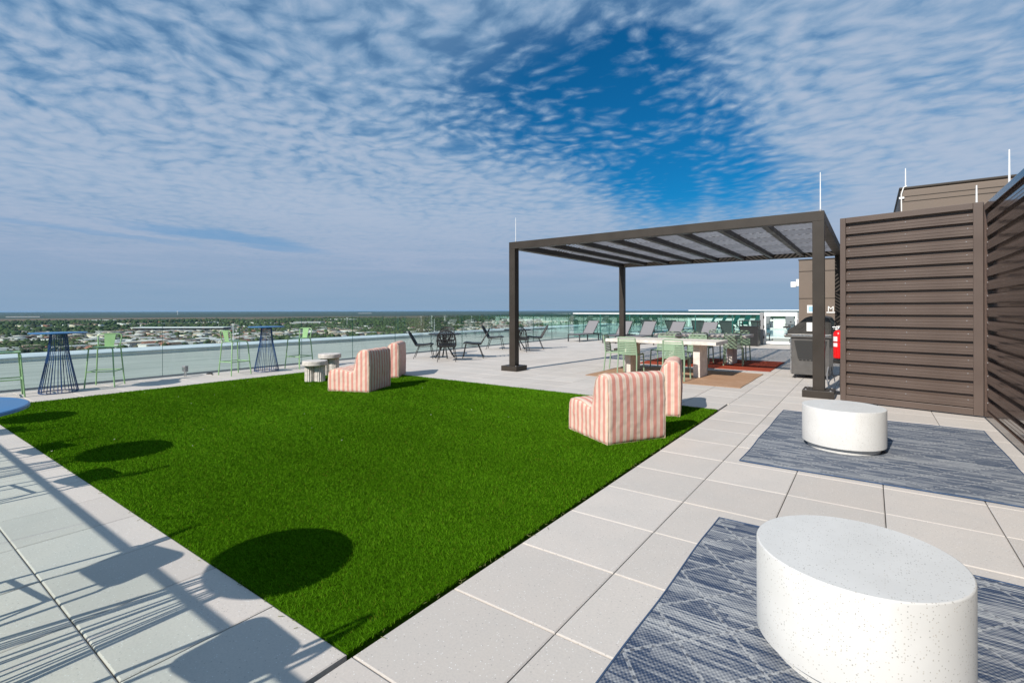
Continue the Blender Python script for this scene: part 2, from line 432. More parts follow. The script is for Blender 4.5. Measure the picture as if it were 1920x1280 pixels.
hp = wedge(6500, 985, 3600, .85); hs = wood(hp[:, 0], hp[:, 1]); hp = hp[hs+rng.normal(0, .5, len(hp)) < .42]
order = np.argsort(np.hypot(hp[:, 0], hp[:, 1])*(.8+.4*rng.random(len(hp)))); hp = hp[order][:3000]
occ = set()
for x, y in hp:
    for a in (-1, 0, 1):
        for b in (-1, 0, 1): occ.add((int(x//9)+a, int(y//9)+b))
for x, y, rr_ in ((-1640, 610, 140), (-1480, 560, 90), (-1180, 1400, 120), (-1500, 2200, 120), (-1250, 2050, 90), (-2500, 1750, 90), (-2050, 1270, 70), (-900, 2900, 120), (-3300, 860, 90)):
    for a in range(-20, 21):
        for b in range(-20, 21):
            if math.hypot(a*9, b*9) < rr_*.8: occ.add((int(x//9)+a, int(y//9)+b))
def free(P): return np.array([(int(x//9), int(y//9)) not in occ for x, y in P])
Pn = wedge(30000, 960, 2100, .9); Pn = Pn[(wood(Pn[:, 0], Pn[:, 1])+rng.normal(0, .6, len(Pn)) > -.35) & free(Pn)][:11000]
forest('town_trees', Pn, 1, 3.9, 'mass of leafy street trees filling the near part of the town')
Pf = wedge(44000, 1800, 4300, .75); keep = (wood(Pf[:, 0]*.6, Pf[:, 1]*.6)+rng.normal(0, .5, len(Pf)) > -.1)
rr = np.hypot(Pf[:, 0], Pf[:, 1]); keep &= ~((rr > 3650) & (rr < 5600) & (Pf[:, 1]/np.abs(Pf[:, 0]) < 1.1))
Pf = Pf[keep]; Pf = Pf[free(Pf)]; print('far trees', len(Pf), 'near', len(Pn))
forest('far_woods', Pf[:20000], 1, 6.0, 'dark far woods reaching from the town to the brown marsh')

# houses and sheds of the town
roofs = {'white': (.58, .58, .56), 'pale grey': (.50, .50, .50), 'dark grey': (.11, .11, .12), 'brown': (.16, .11, .08), 'tan': (.42, .33, .24), 'rust red': (.30, .12, .08)}
walls = {'white': (.75, .74, .71), 'cream': (.62, .55, .43), 'brick': (.28, .13, .09), 'grey': (.35, .36, .37)}
hm = {k: mat('roof_'+k.replace(' ', '_'), v, .8, noise=(.15, .15)) for k, v in roofs.items()}
wm = {k: mat('wall_'+k, v, .85, noise=(.1, .1)) for k, v in walls.items()}
glz = mat('house_window', (.04, .05, .06), .15)
def sector(x, y):
    a = math.degrees(math.atan2(-x, y)); pxx = 960+927*math.tan(YAW-R(a)) if abs(R(a)-YAW) < 1.4 else -999
    if pxx < 40: return 'left of the blue bar table'
    if pxx < 170: return 'behind the leftmost blue bar table'
    if pxx < 260: return 'just right of the near green stool'
    if pxx < 440: return 'around the long white shed'
    if pxx < 600: return 'behind the second bar table'
    if pxx < 760: return 'above the striped chairs'
    if pxx < 950: return 'behind the wicker chairs'
    if pxx < 1160: return 'between left pergola posts'
    return 'beyond the pool fence'
def house_mesh(w_, d_, h_, pitch, flat):
    a = MB(); a.box(-w_/2, -d_/2, 0, w_/2, d_/2, h_)
    b = MB()
    if flat: b.box(-w_/2-.3, -d_/2-.3, h_+.01, w_/2+.3, d_/2+.3, h_+.7)
    else:
        e = .5; b.add([(-w_/2-e, -d_/2-e, h_+.01), (w_/2+e, -d_/2-e, h_+.01), (w_/2+e, d_/2+e, h_+.01), (-w_/2-e, d_/2+e, h_+.01), (-w_/2-e, 0, h_+pitch), (w_/2+e, 0, h_+pitch)],
                      [(0, 1, 5, 4), (2, 3, 4, 5), (0, 4, 3), (1, 2, 5), (3, 2, 1, 0)])
    return a, b
protos = {}
def proto(kind, rk, wk):
    key = (kind, rk, wk)
    if key in protos: return protos[key]
    w_, d_, h_, p_, fl = {'small house': (12, 9, 4.5, 3.2, False), 'long house': (20, 10, 5.5, 3.4, False), 'low flat block': (26, 16, 7, 0, True), 'flat shed': (44, 24, 7.5, 0, True)}[kind]
    a, b = house_mesh(w_, d_, h_, p_, fl); wn = MB()
    k = 4 if w_ < 22 else 7
    for sgn in (-1, 1):
        for i in range(k):
            xx = -w_/2+w_*(i+.5)/k
            wn.box(xx-.7, sgn*(d_/2+.03)-.03, h_*.35, xx+.7, sgn*(d_/2+.03)+.03, h_*.35+1.4)
    protos[key] = (a.mesh('wall', wm[wk]), b.mesh('roof', hm[rk]), wn.mesh('window_row', glz)); return protos[key]
kinds = ['small house', 'long house', 'low flat block', 'flat shed']
NH = 285
for i, (x, y) in enumerate(hp[:NH]):
    kd = random.choices(kinds, (.40, .28, .20, .12))[0]; rk = random.choices(list(roofs), (.12, .18, .32, .22, .08, .08))[0]
    if kd in ('low flat block', 'flat shed'): rk = random.choice(['white', 'pale grey', 'white', 'dark grey', 'tan'])
    wk = random.choice(list(walls)); ms = proto(kd, rk, wk); sc = sector(x, y)
    e = empty('town_house' if 'house' in kd else 'town_building', (x, y, GZ), random.choice((R(20), R(110), R(25), R(115), random.random()*3)),
              '%s roofed %s, %s walls, %s' % (rk, kd, wk, sc), 'house' if 'house' in kd else 'building', '%s roofed %ss with %s walls %s' % (rk, kd, wk, sc))
    linked('wall', ms[0], e); linked('roof', ms[1], e)
    linked('window_row', ms[2], e)['kind'] = 'stuff'
# the rest of the town as one object
V = []; F = []; T = []
cx = list(hp[NH:])
for (x, y) in cx:
    w_ = random.uniform(10, 26); d_ = random.uniform(8, 16); h_ = random.uniform(4, 8); a = random.choice((.3, 1.87, .4)); o = len(V)
    if random.random() < .07: w_ *= 3; d_ *= 2
    rc = np.array(random.choices(list(roofs.values()), (.2, .2, .27, .17, .08, .08))[0]); wc = np.array(random.choice(list(walls.values())))
    for z in (0, h_):
        for p, q in ((-1, -1), (1, -1), (1, 1), (-1, 1)):
            V.append((x+p*w_/2*math.cos(a)-q*d_/2*math.sin(a), y+p*w_/2*math.sin(a)+q*d_/2*math.cos(a), GZ+z)); T.append(wc)
    for p, q in ((-1, -1), (1, -1), (1, 1), (-1, 1)):
        V.append((x+p*w_/2*math.cos(a)-q*d_/2*math.sin(a), y+p*w_/2*math.sin(a)+q*d_/2*math.cos(a), GZ+h_+.1)); T.append(rc)
    F += [(o, o+1, o+5, o+4), (o+1, o+2, o+6, o+5), (o+2, o+3, o+7, o+6), (o+3, o, o+4, o+7), (o+8, o+9, o+10, o+11)]
o = bpy.data.objects.new('town_roofs', raw_mesh('town_roofs', np.array(V), np.array(F), bldm, np.array(T))); col.objects.link(o)
tag(o, 'countless small pale and dark roofs of the farther town', 'houses', kind='stuff')
def far_building(name, x, y, a, w_, d_, h_, rc, wc, label, roof_over=0, bays=0):
    e = empty(name, (x, y, GZ), a, label, 'building')
    MB().box(-w_/2, -d_/2, 0, w_/2, d_/2, h_).build('wall', wc, e)
    MB().box(-w_/2-roof_over, -d_/2-roof_over, h_+.02, w_/2+roof_over, d_/2+roof_over, h_+1.8).build('roof', rc, e)
    for i in range(bays):
        xx = -w_/2+w_*(i+.5)/bays
        MB().box(xx-w_/bays*.3, -d_/2-.4, h_*.3, xx+w_/bays*.3, -d_/2-.05, h_*.75).build('window', glz, e)
    return e
far_building('long_shed', -1640, 610, R(35)+R(3), 255, 46, 12, alu, hm['dark grey'], 'very long shed with a bright white roof and dark front in the town', 4, 14)
far_building('brick_block', -1480, 560, R(38), 150, 12, 5, hm['tan'], wm['cream'], 'low tan building strip in front of the long white roofed shed', 1, 10)
far_building('warehouse', -3300, 860, R(35), 150, 60, 12, hm['white'], wm['white'], 'white roofed warehouse far out above the near green stool', 1)
far_building('warehouse', -2050, 1270, R(35), 120, 50, 10, hm['pale grey'], wm['grey'], 'wide grey blue roofed hall above the second blue bar table', 1)
far_building('warehouse', -1500, 2200, R(30), 260, 60, 12, hm['white'], wm['white'], 'large bright white warehouse behind the left pergola post', 1)
far_building('warehouse', -1250, 2050, R(25), 170, 50, 10, hm['white'], wm['cream'], 'white warehouse with cream walls right of the left pergola post', 1)
far_building('warehouse', -1180, 1400, R(33), 250, 22, 6, hm['tan'], wm['cream'], 'long low tan shed just over the parapet behind the lounge chairs', 1)
far_building('warehouse', -900, 2900, R(20), 220, 50, 10, hm['tan'], wm['cream'], 'tan walled hall seen over the first sun lounger', 1)
far_building('warehouse', -2500, 1750, R(30), 190, 50, 10, hm['white'], wm['white'], 'white hall among trees above the striped chairs', 1)
far_building('warehouse', -6900, 1150, R(45), 300, 40, 6, hm['pale grey'], wm['grey'], 'white strip of sheds beyond the brown marsh at far left', 1)
far_building('warehouse', -8200, 6300, R(40), 260, 90, 8, hm['pale grey'], wm['grey'], 'tiny white halls near the horizon above the wicker chairs', 1)
# a few streets
road = mat('asphalt', (.075, .075, .078), .9, noise=(.05, .1))
for i, (a, b) in enumerate((((-1150, -300), (-1300, 3200)), ((-1620, -400), (-1750, 3600)), ((-2200, -400), (-2500, 4000)), ((-1000, 250), (-3500, 900)), ((-1000, 1000), (-3300, 1900)), ((-980, 1900), (-3000, 3300)))):
    a_, b_ = Vector((*a, GZ+.3+.02*i)), Vector((*b, GZ+.3+.02*i)); d = (b_-a_).normalized(); s_ = Vector((-d.y, d.x, 0))*7
    tag(MB().add([a_-s_, a_+s_, b_+s_, b_-s_], [(0, 1, 2, 3)]).build('road', road), kind='structure')
# water tower and masts
wt_ = empty('water_tower', (-19495*.45, 7090*.45, GZ), 0, 'tiny white water tower on the horizon right of the near bar table', 'water tower')
MB().lathe([(2.5, 0), (2, 40)], 12).build('stem', alu, wt_); MB().lathe([(2, 40), (10, 46), (11, 51), (8, 56), (.5, 58)], 20).build('tank', alu, wt_)
for x, y, hh, lb in ((-1550, 1110, 34, 'thin white mast in the town behind the third striped chair'), (-1300, 1240, 38, 'white floodlight mast behind the rear wicker table'), (-1500, 1750, 32, 'thin pale mast behind the left pergola post')):
    e = empty('lamp_mast', (x, y, GZ), 0, lb, 'mast'); MB().tube([(0, 0, 0), (0, 0, hh)], .55, 6).build('pole', alu, e); MB().box(-4, -.5, hh, 4, .5, hh+1).build('lamp_bar', alu, e)
hz_m = bpy.data.materials.new('haze'); hz_m.use_nodes = True; hz_m.node_tree.nodes.clear(); t = NT(hz_m.node_tree)
pv = t.n('ShaderNodeVolumePrincipled'); pv.inputs['Color'].default_value = (.36, .66, 1, 1); pv.inputs['Density'].default_value = 1.5e-5; pv.inputs['Anisotropy'].default_value = .0
o_ = t.n('ShaderNodeOutputMaterial'); t.l(pv.outputs[0], o_.inputs['Volume'])
hb = MB().box(-47000, -47000, GZ-1.5, 47000, 47000, 9.5).build('haze', hz_m); tag(hb, 'thin blue haze over the land', 'haze', kind='stuff')

# ------------------------------------------------------------------ terrace
tag(MB().box(-21.5, -9, GZ-.5, 9, 45.5, -.31).build('building_body', concrete_w), 'tower block under the roof terrace', 'building')
GX0, GX1, GY0, GY1 = -10.745, -1.792, 1.283, 7.545
POOL = (-11.6, 28.9, 3.2, 43.0)
deck = MB().box(-12.75, -6, -.29, 8.9, 28.6, -.052).build('deck', mat('deck_bed', (.10, .09, .08), .9)); tag(deck, kind='structure')
def paver_mb(x0, y0, x1, y1, dz, mb):
    g = .0030; c = .0062; h = .0036; z0 = -.05; z1 = dz
    a = (x0+g, y0+g, x1-g, y1-g); b = (a[0]+c, a[1]+c, a[2]-c, a[3]-c)
    vs = [(a[0], a[1], z0), (a[2], a[1], z0), (a[2], a[3], z0), (a[0], a[3], z0),
          (a[0], a[1], z1-h), (a[2], a[1], z1-h), (a[2], a[3], z1-h), (a[0], a[3], z1-h),
          (b[0], b[1], z1), (b[2], b[1], z1), (b[2], b[3], z1), (b[0], b[3], z1)]
    fs = [(0, 1, 5, 4), (1, 2, 6, 5), (2, 3, 7, 6), (3, 0, 4, 7), (4, 5, 9, 8), (5, 6, 10, 9), (6, 7, 11, 10), (7, 4, 8, 11), (8, 9, 10, 11)]
    mb.add(vs, fs)
pav = []
for i in range(-20, 17):
    for j in range(-9, 44):
        x0 = -1.150+i*PX; y0 = 1.910+j*PY; x1 = x0+PX; y1 = y0+PY
        x0 = max(x0, -12.6); 
        if y0 > 28.3 or x1 < -12.55 or x0 > 8.2: continue
        rects = [(x0, y0, x1, y1)]
        if x1 > GX0 and x0 < GX1 and y1 > GY0 and y0 < GY1:
            rects = []
            if x0 < GX0-.03: rects.append((x0, y0, GX0, y1))
            if x1 > GX1+.03: rects.append((GX1, y0, x1, y1))
            xa, xb = max(x0, GX0), min(x1, GX1)
            if xb-xa > .03:
                if y0 < GY0-.03: rects.append((xa, y0, xb, GY0))
                if y1 > GY1+.03: rects.append((xa, GY1, xb, y1))
        pav += rects
def vis(r):
    cx, cy = (r[0]+r[2])/2, (r[1]+r[3])/2; dep = -math.sin(YAW)*cx+math.cos(YAW)*cy; rt = math.cos(YAW)*cx+math.sin(YAW)*cy
    return dep > 1.3 and abs(rt/dep) < 1.12, dep
cand = sorted([r for r in pav if vis(r)[0]], key=lambda r: vis(r)[1])[:296]; cs = set(cand)
for r in cand:
    mb = MB(); dzz = random.uniform(-.0012, .0008); cx, cy = (r[0]+r[2])/2, (r[1]+r[3])/2
    paver_mb(r[0]-cx, r[1]-cy, r[2]-cx, r[3]-cy, dzz, mb); o = mb.build('paver', paverm, deck, loc=(cx, cy, 0))
    o.rotation_euler = (random.gauss(0, .0006), random.gauss(0, .0006), 0)
mb = MB()
for r in pav:
    if r not in cs: paver_mb(*r, random.uniform(-.0012, .0008), mb)
tag(mb.build('far_pavers', paverm, deck), 'remaining pavers of the terrace', kind='stuff')

# artificial turf
turfb = mat('turf_backing', (.030, .085, .002), .95, noise=(60, .4), spec=0)
tb = MB().box(GX0+.002, GY0+.002, -.05, GX1-.002, GY1-.002, .006).build('turf_base', turfb); tag(tb, kind='structure')
grassm = attr_mat('grass_blade', .75); 
gb = grassm.node_tree.nodes['Principled BSDF']; gb.inputs['Specular IOR Level'].default_value = 0.; gb.inputs['Sheen Weight'].default_value = 0
def turf():
    Wd, Ln = GX1-GX0, GY1-GY0; N = 2300000
    x = GX0-.004+rng.random(N)*(Wd+.012); y = GY0-.006+rng.random(N)*(Ln+.010)
    dep = -math.sin(YAW)*x+math.cos(YAW)*y
    want = np.clip(2.7/dep, .20, 1)**1.0
    edge = np.minimum(np.minimum(x-GX0, GX1-x), np.minimum(y-GY0, GY1-y))
    k = rng.random(N) < want*.60
    x, y, dep, edge = x[k], y[k], dep[k], edge[k]; n = len(x)
    wd = .00125*np.clip(dep/2.6, 1, 4.0)*(.7+.6*rng.random(n)); ht = (.017+.010*rng.random(n))
    ht *= 1+.12*np.sin(x*9+y*3)*np.cos(y*7-x*2)
    lean = .011+.012*rng.random(n); ang = rng.random(n)*2*np.pi; fa = rng.random(n)*2*np.pi
    lx = lean*np.cos(ang)+.004*np.sin(x*1.7+y*.9); ly = lean*np.sin(ang)-.006
    V = np.empty((n, 3, 3))
    V[:, 0] = np.c_[x-wd*np.cos(fa), y-wd*np.sin(fa), np.full(n, .001)]
    V[:, 1] = np.c_[x+wd*np.cos(fa), y+wd*np.sin(fa), np.full(n, .001)]
    V[:, 2] = np.c_[x+lx, y+ly, ht]
    F = np.arange(n*3).reshape(-1, 3)
    pal = np.array([[.095, .252, .008], [.120, .290, .010], [.064, .185, .006], [.16, .33, .02], [.17, .18, .02]])
    c = pal[rng.choice(5, n, p=[.40, .27, .22, .085, .025])]*(.8+.4*rng.random((n, 1)))
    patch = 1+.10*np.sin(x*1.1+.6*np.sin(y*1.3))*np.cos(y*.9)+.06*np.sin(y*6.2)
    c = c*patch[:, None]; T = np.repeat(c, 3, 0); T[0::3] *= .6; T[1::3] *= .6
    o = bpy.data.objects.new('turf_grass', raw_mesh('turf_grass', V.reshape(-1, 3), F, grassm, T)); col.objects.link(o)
    tag(o, 'short bright green artificial grass lawn', 'grass', kind='stuff')
turf()
# loose debris on the lawn and paving
litter = mat('pale_litter', (.75, .72, .62), .8)
mb = MB()
for _ in range(26):
    x, y = random.uniform(GX0, GX1), random.uniform(GY0, GY1); a = random.random()*3; s_ = random.uniform(.003, .007)
    mb.bar((x-s_*math.cos(a), y-s_*math.sin(a), .03), (x+s_*math.cos(a), y+s_*math.sin(a), .034), s_*.8, .003)
tag(mb.build('lawn_litter', litter), 'scattered pale specks of litter lying on the green lawn', 'litter', kind='stuff')
clip = mat('cut_blade', (.16, .17, .05), .8); mb = MB()
for _ in range(170):
    if random.random() < .6: x, y = GX1+abs(random.gauss(0, .02)), random.uniform(GY0, GY1)
    else: x, y = random.uniform(GX0, GX1), GY0-abs(random.gauss(0, .018))
    a = random.random()*3; s_ = random.uniform(.006, .016)
    mb.bar((x-s_*math.cos(a), y-s_*math.sin(a), .003), (x+s_*math.cos(a), y+s_*math.sin(a), .006), .002, .0015)
tag(mb.build('loose_blades', clip), 'loose cut grass blades along the edge of the lawn', 'grass clippings', kind='stuff')

# glass railings
def glass_run(name, axis, c, a, b, step, h, label, g=glassm, cap=None, z0=0.0):
    e = empty(name, (0, 0, 0), 0, label, 'railing'); n = round((b-a)/step); st = (b-a)/n
    for i in range(n):
        p, q = a+i*st+.006, a+(i+1)*st-.006
        mb = MB()
        if axis == 'y': mb.box(c-.008, p, z0+.03, c+.008, q, z0+h)
        else: mb.box(p, c-.008, z0+.03, q, c+.008, z0+h)
        pane = mb.build('pane', g, e)
        m2 = MB()
        if axis == 'y': m2.box(c-.0085, q, z0+.03, c+.0085, q+.003, z0+h+.001)
        else: m2.box(q, c-.0085, z0+.03, q+.003, c+.0085, z0+h+.001)
        m2.build('pane_edge', edgem, pane)
    mb = MB()
    if axis == 'y': mb.box(c-.02, a, -.04, c+.02, b, z0+.028)
    else: mb.box(a, c-.02, -.04, b, c+.02, z0+.028)
    mb.build('base_channel', galv, e)
    if cap:
        w_, hh, cm = cap; mb = MB()
        if axis == 'y': mb.box(c-w_/2, a, z0+h+.001, c+w_/2, b, z0+h+hh)
        else: mb.box(a, c-w_/2, z0+h+.001, b, c+w_/2, z0+h+hh)
        mb.build('top_rail', cm, e, .004)
    return e
glass_run('glass_railing', 'y', -12.62, -.635, 43.78, 1.645, 1.27, 'long frameless glass railing along the left edge of the terrace')
glass_run('glass_railing', 'x', -.655, -12.5, -1.35, 1.52, 1.24, 'glass railing with a top rail behind the bar tables at lower left', cap=(.05, .02, charcoal))
par = empty('parapet', (0, 0, 0), 0, 'pale roof parapet with a wide metal cap outside the left glass railing', 'parapet')
MB().box(-21.5, -9, -.3, -19.85, 45.4, .09).build('wall', concrete_w, par)
MB().box(-21.6, -9.1, .092, -19.78, 45.5, .13).build('cap', capm, par, .006)
mem = mat('roof_membrane', (.36, .37, .35), .85); t = NT(mem.node_tree); b = mem.node_tree.nodes['Principled BSDF']
g = t.n('ShaderNodeNewGeometry').outputs['Position']; x_, y_, z_ = t.sep(g)
c = t.mix(t.smooth(t.noise(t.comb(t.m('MULTIPLY', x_, 1.6), t.m('MULTIPLY', y_, .25), 0), 1.5, 7, .65, .5), .35, .68), (.30, .315, .295), (.40, .41, .385))
c = t.mix(t.smooth(t.noise(t.comb(t.m('MULTIPLY', x_, 5), t.m('MULTIPLY', y_, .4), 3), 2, 6, .6), .6, .75, 0., .35), c, (.24, .25, .235))
t.l(c, b.inputs['Base Color'])
tag(MB().box(-19.84, -9, -.28, -12.76, 45.4, -.02).build('roof_strip', mem), kind='structure')
rod0 = empty('lightning_rod', (-20.5, 9.4, .13), 0, 'thin white lightning rod on the parapet behind the middle green stool', 'lightning rod', 'lightning rods')
MB().tube([(0, 0, 0), (0, 0, .82)], .013, 8, r2=.009).build('rod', alu, rod0); MB().lathe([(.035, 0), (.03, .03), (.012, .05)], 12).build('foot', galv, rod0)
for x, y, z, lb in ((-20.5, 20.6, .13, 'thin white lightning rod on the parapet beside the wicker chairs'), (-20.5, 31.8, .13, 'thin white lightning rod on the parapet behind the first sun lounger'),):
    copy_tree(rod0, (x, y, z), None, lb)

# ------------------------------------------------------------------ pool side
slab = mat('pool_deck_slab', (.60, .59, .56), .8, noise=(.8, .08, 6))
tag(MB().box(-12.75, 28.6, -.29, POOL[0], 43.9, .0).box(POOL[0], 28.6, -.29, 8.9, POOL[1], .0).box(POOL[0], POOL[3], -.29, 8.9, 43.9, .0).box(POOL[2], POOL[1], -.29, 8.9, POOL[3], .0).build('pool_deck', slab), kind='structure')
watm = mat('pool_water', (.16, .42, .50), .06, bump=(3.5, .25))
tag(MB().box(POOL[0]+.01, POOL[1]+.01, -.29, POOL[2]-.01, POOL[3]-.01, -.06).build('pool_water', watm), kind='structure')
cop = empty('pool_coping', (0, 0, 0), 0, 'white stone edge around the pool behind the glass fence', 'pool edge')
for r in ((POOL[0]-.3, POOL[1]-.3, POOL[2]+.3, POOL[1]), (POOL[0]-.3, POOL[3], POOL[2]+.3, POOL[3]+.3), (POOL[0]-.3, POOL[1], POOL[0], POOL[3]), (POOL[2], POOL[1], POOL[2]+.3, POOL[3])):
    MB().box(r[0]+.002, r[1]+.002, -.05, r[2]-.002, r[3]-.002, .035).build('coping_stone', alu, cop, .008)
pp = empty('parapet', (0, 0, 0), 0, 'white parapet wall at the far side of the pool', 'parapet')
MB().box(-12.9, 43.92, -.3, 8.9, 44.4, .70).build('wall', mat('white_render', (.74, .74, .72), .8, noise=(.9, .05)), pp); MB().box(-12.92, 43.88, .702, 8.92, 44.5, .74).build('cap', alu, pp)
fr = empty('glass_railing', (0, 0, 0), 0, 'far glass railing with a white top rail beyond the pool', 'railing')
for i in range(14):
    x = -12.8+i*1.5; MB().box(x+.02, 44.15, .741, x+1.48, 44.165, 1.36).build('pane', glassp, fr)
MB().box(-12.9, 44.12, 1.361, 8.9, 44.2, 1.43).build('top_rail', alu, fr)

fence = empty('pool_fence', (0, 0, 0), 0, 'glass pool fence with a white top rail beyond the dining tables', 'fence')
FY = 22.75
xs = [-12.55, -11.0, -9.45, -7.9, -6.35, -4.8, -3.72]
for i in range(len(xs)-1):
    MB().box(xs[i]+.03, FY-.006, .06, xs[i+1]-.03, FY+.006, 1.245).build('pane', glassp, fence)
for x in xs[1:-1]: MB().box(x-.02, FY-.012, .0, x+.02, FY+.012, 1.245).build('clamp_post', edgem, fence)
MB().box(xs[0], FY-.03, 1.247, xs[-1]-.01, FY+.03, 1.30).build('top_rail', alu, fence, .004)
MB().box(-3.72, FY-.06, 0, -3.60, FY+.06, 1.34).build('gate_post', galv, fence, .006)
MB().box(-2.34, FY-.06, 0, -2.22, FY+.06, 1.34).build('gate_post', galv, fence, .006)
gate = empty('pool_gate', (-3.58, FY, 0), 0, 'white framed glass gate in the pool fence beside the brown building', 'gate')
W_ = 1.22
MB().box(0, -.03, .04, .085, .03, 1.345).build('stile', alu, gate, .004); MB().box(W_-.085, -.03, .04, W_, .03, 1.345).build('stile', alu, gate, .004)
MB().box(.087, -.03, 1.18, W_-.087, .03, 1.345).build('top_frame', alu, gate, .004); MB().box(.087, -.03, .04, W_-.087, .03, .15).build('bottom_frame', alu, gate, .004)
MB().box(.09, -.005, .152, W_-.09, .005, 1.178).build('pane', glassm, gate)
for z in (.25, .68, 1.08):
    MB().box(-.05, -.05, z, .02, -.031, z+.12).build('hinge', blackm, gate, .004)
for x, z in ((.32, .22), (.95, .22), (.32, .95), (.32, 1.08), (.98, .95)): MB().lathe([(.03, 0), (.03, .02)], 12).build('glass_clip', blackm, gate, loc=(x, -.02, z)).rotation_euler = (R(90), 0, 0)
MB().box(W_-.03, -.07, .85, W_+.05, -.031, 1.05).build('latch', galv, gate, .004)

# ------------------------------------------------------------------ pergola
PXL, PXR, PYF, PYB, PW, PT = -7.06, -.614, 9.62, 16.24, .17, 3.085
pg = empty('pergola', ((PXL+PXR)/2, (PYF+PYB)/2, 0), 0, 'dark bronze metal pergola with a lattice roof over the dining tables', 'pergola')
ox, oy = (PXL+PXR)/2, (PYF+PYB)/2
BH = .165
for x in (PXL, PXR-PW):
    for y in (PYF, PYB-PW):
        MB().box(x-ox, y-oy, .118, x-ox+PW, y-oy+PW, PT-BH-.001).build('post', bronze, pg, .004)
        MB().box(x-ox-.14, y-oy-.14, .001, x-ox+PW+.14, y-oy+PW+.14, .12).build('post_base', bronze, pg, .005)
for x in (PXL, PXR-PW):
    for y in (PYF, PYB-PW):
        for bx in (-.09, PW+.09):
            for by in (-.09, PW+.09): MB().lathe([(.014, 0), (.014, .009), (.008, .014)], 6).build('anchor_bolt', galv, pg, loc=(x-ox+bx, y-oy+by, .121))
MB().box(PXL-ox, PYF-oy, PT-BH, PXR-ox, PYF-oy+PW, PT).build('beam', bronze, pg, .004)
for jx in (PXL+PW+.0, PXR-PW-.003): MB().box(jx-ox, PYF-oy-.0015, PT-BH-.0005, jx-ox+.003, PYF-oy+.01, PT+.0005).build('beam_joint', blackm, pg)
MB().box(PXL-ox, PYB-PW-oy, PT-BH, PXR-ox, PYB-oy, PT).build('beam', bronze, pg, .004)
MB().box(PXL-ox, PYF+PW-oy+.001, PT-BH, PXL-ox+PW, PYB-PW-oy-.001, PT-.001).build('beam', bronze, pg, .004)
MB().box(PXR-PW-ox, PYF+PW-oy+.001, PT-BH, PXR-ox, PYB-PW-oy-.001, PT-.001).build('beam', bronze, pg, .004)
x0, x1 = PXL+PW, PXR-PW; nb = 8; bw = (x1-x0)/nb; y0, y1 = PYF+PW, PYB-PW
for i in range(1, nb):
    x = x0+i*bw
    MB().box(x-.05-ox, y0-oy+.001, PT-BH+.015, x+.05-ox, y1-oy-.001, PT-.045).build('rafter', bronze, pg, .003)
def clip_poly(poly, x0, y0, x1, y1):
    for ax, lim, sg in ((0, x0, 1), (0, x1, -1), (1, y0, 1), (1, y1, -1)):
        out = []
        for i in range(len(poly)):
            a, b = poly[i-1], poly[i]; ia, ib = sg*(a[ax]-lim) >= 0, sg*(b[ax]-lim) >= 0
            if ia != ib:
                tt = (lim-a[ax])/(b[ax]-a[ax]); out.append((a[0]+tt*(b[0]-a[0]), a[1]+tt*(b[1]-a[1])))
            if ib: out.append(b)
        poly = out
        if len(poly) < 3: return None
    return poly
cw, cl = bw, (y1-y0)/8
def lattice(sign):
    mb = MB(); X, Y = cw/2-.002, cl/2-.002; pitch, wd = .094, .038; k = -8
    d = Vector((1, sign)).normalized(); nn = Vector((-d.y, d.x))
    for k in range(-7, 8):
        c = nn*(k*pitch); q = [c+d*2-nn*wd/2, c+d*2+nn*wd/2, c-d*2+nn*wd/2, c-d*2-nn*wd/2]
        p = clip_poly([(v.x, v.y) for v in q], -X+.008, -Y+.008, X-.008, Y-.008)
        if p: mb.prism(p, 0, .018, 'z')
    b = .012
    mb.box(-X, -Y, 0, X, -Y+b, .02).box(-X, Y-b, 0, X, Y, .02)
    return mb.mesh('lattice_panel', slatm)
lat = {1: lattice(1), -1: lattice(-1)}
for i in range(nb):
    for j in range(8):
        linked('lattice_panel', lat[1 if (i+j) % 2 else -1], pg, (x0+(i+.5)*bw-ox, y0+(j+.5)*cl-oy, PT-.04))
for i in range(nb):
    MB().box(x0+i*bw+.03-ox, PYF+PW-oy+.01, PT-.075, x0+(i+1)*bw-.03-ox, PYF+PW-oy+.04, PT-.045).build('lattice_clip', bronze, pg)
copy_tree(rod0, (PXL+.13, PYF+.1, PT), None, 'thin white lightning rod on the left front corner of the pergola').scale = (.65, .65, .72)
copy_tree(rod0, (PXR-.06, PYF+.1, PT), None, 'thin white lightning rod on the right front corner of the pergola').scale = (.8, .8, .80)

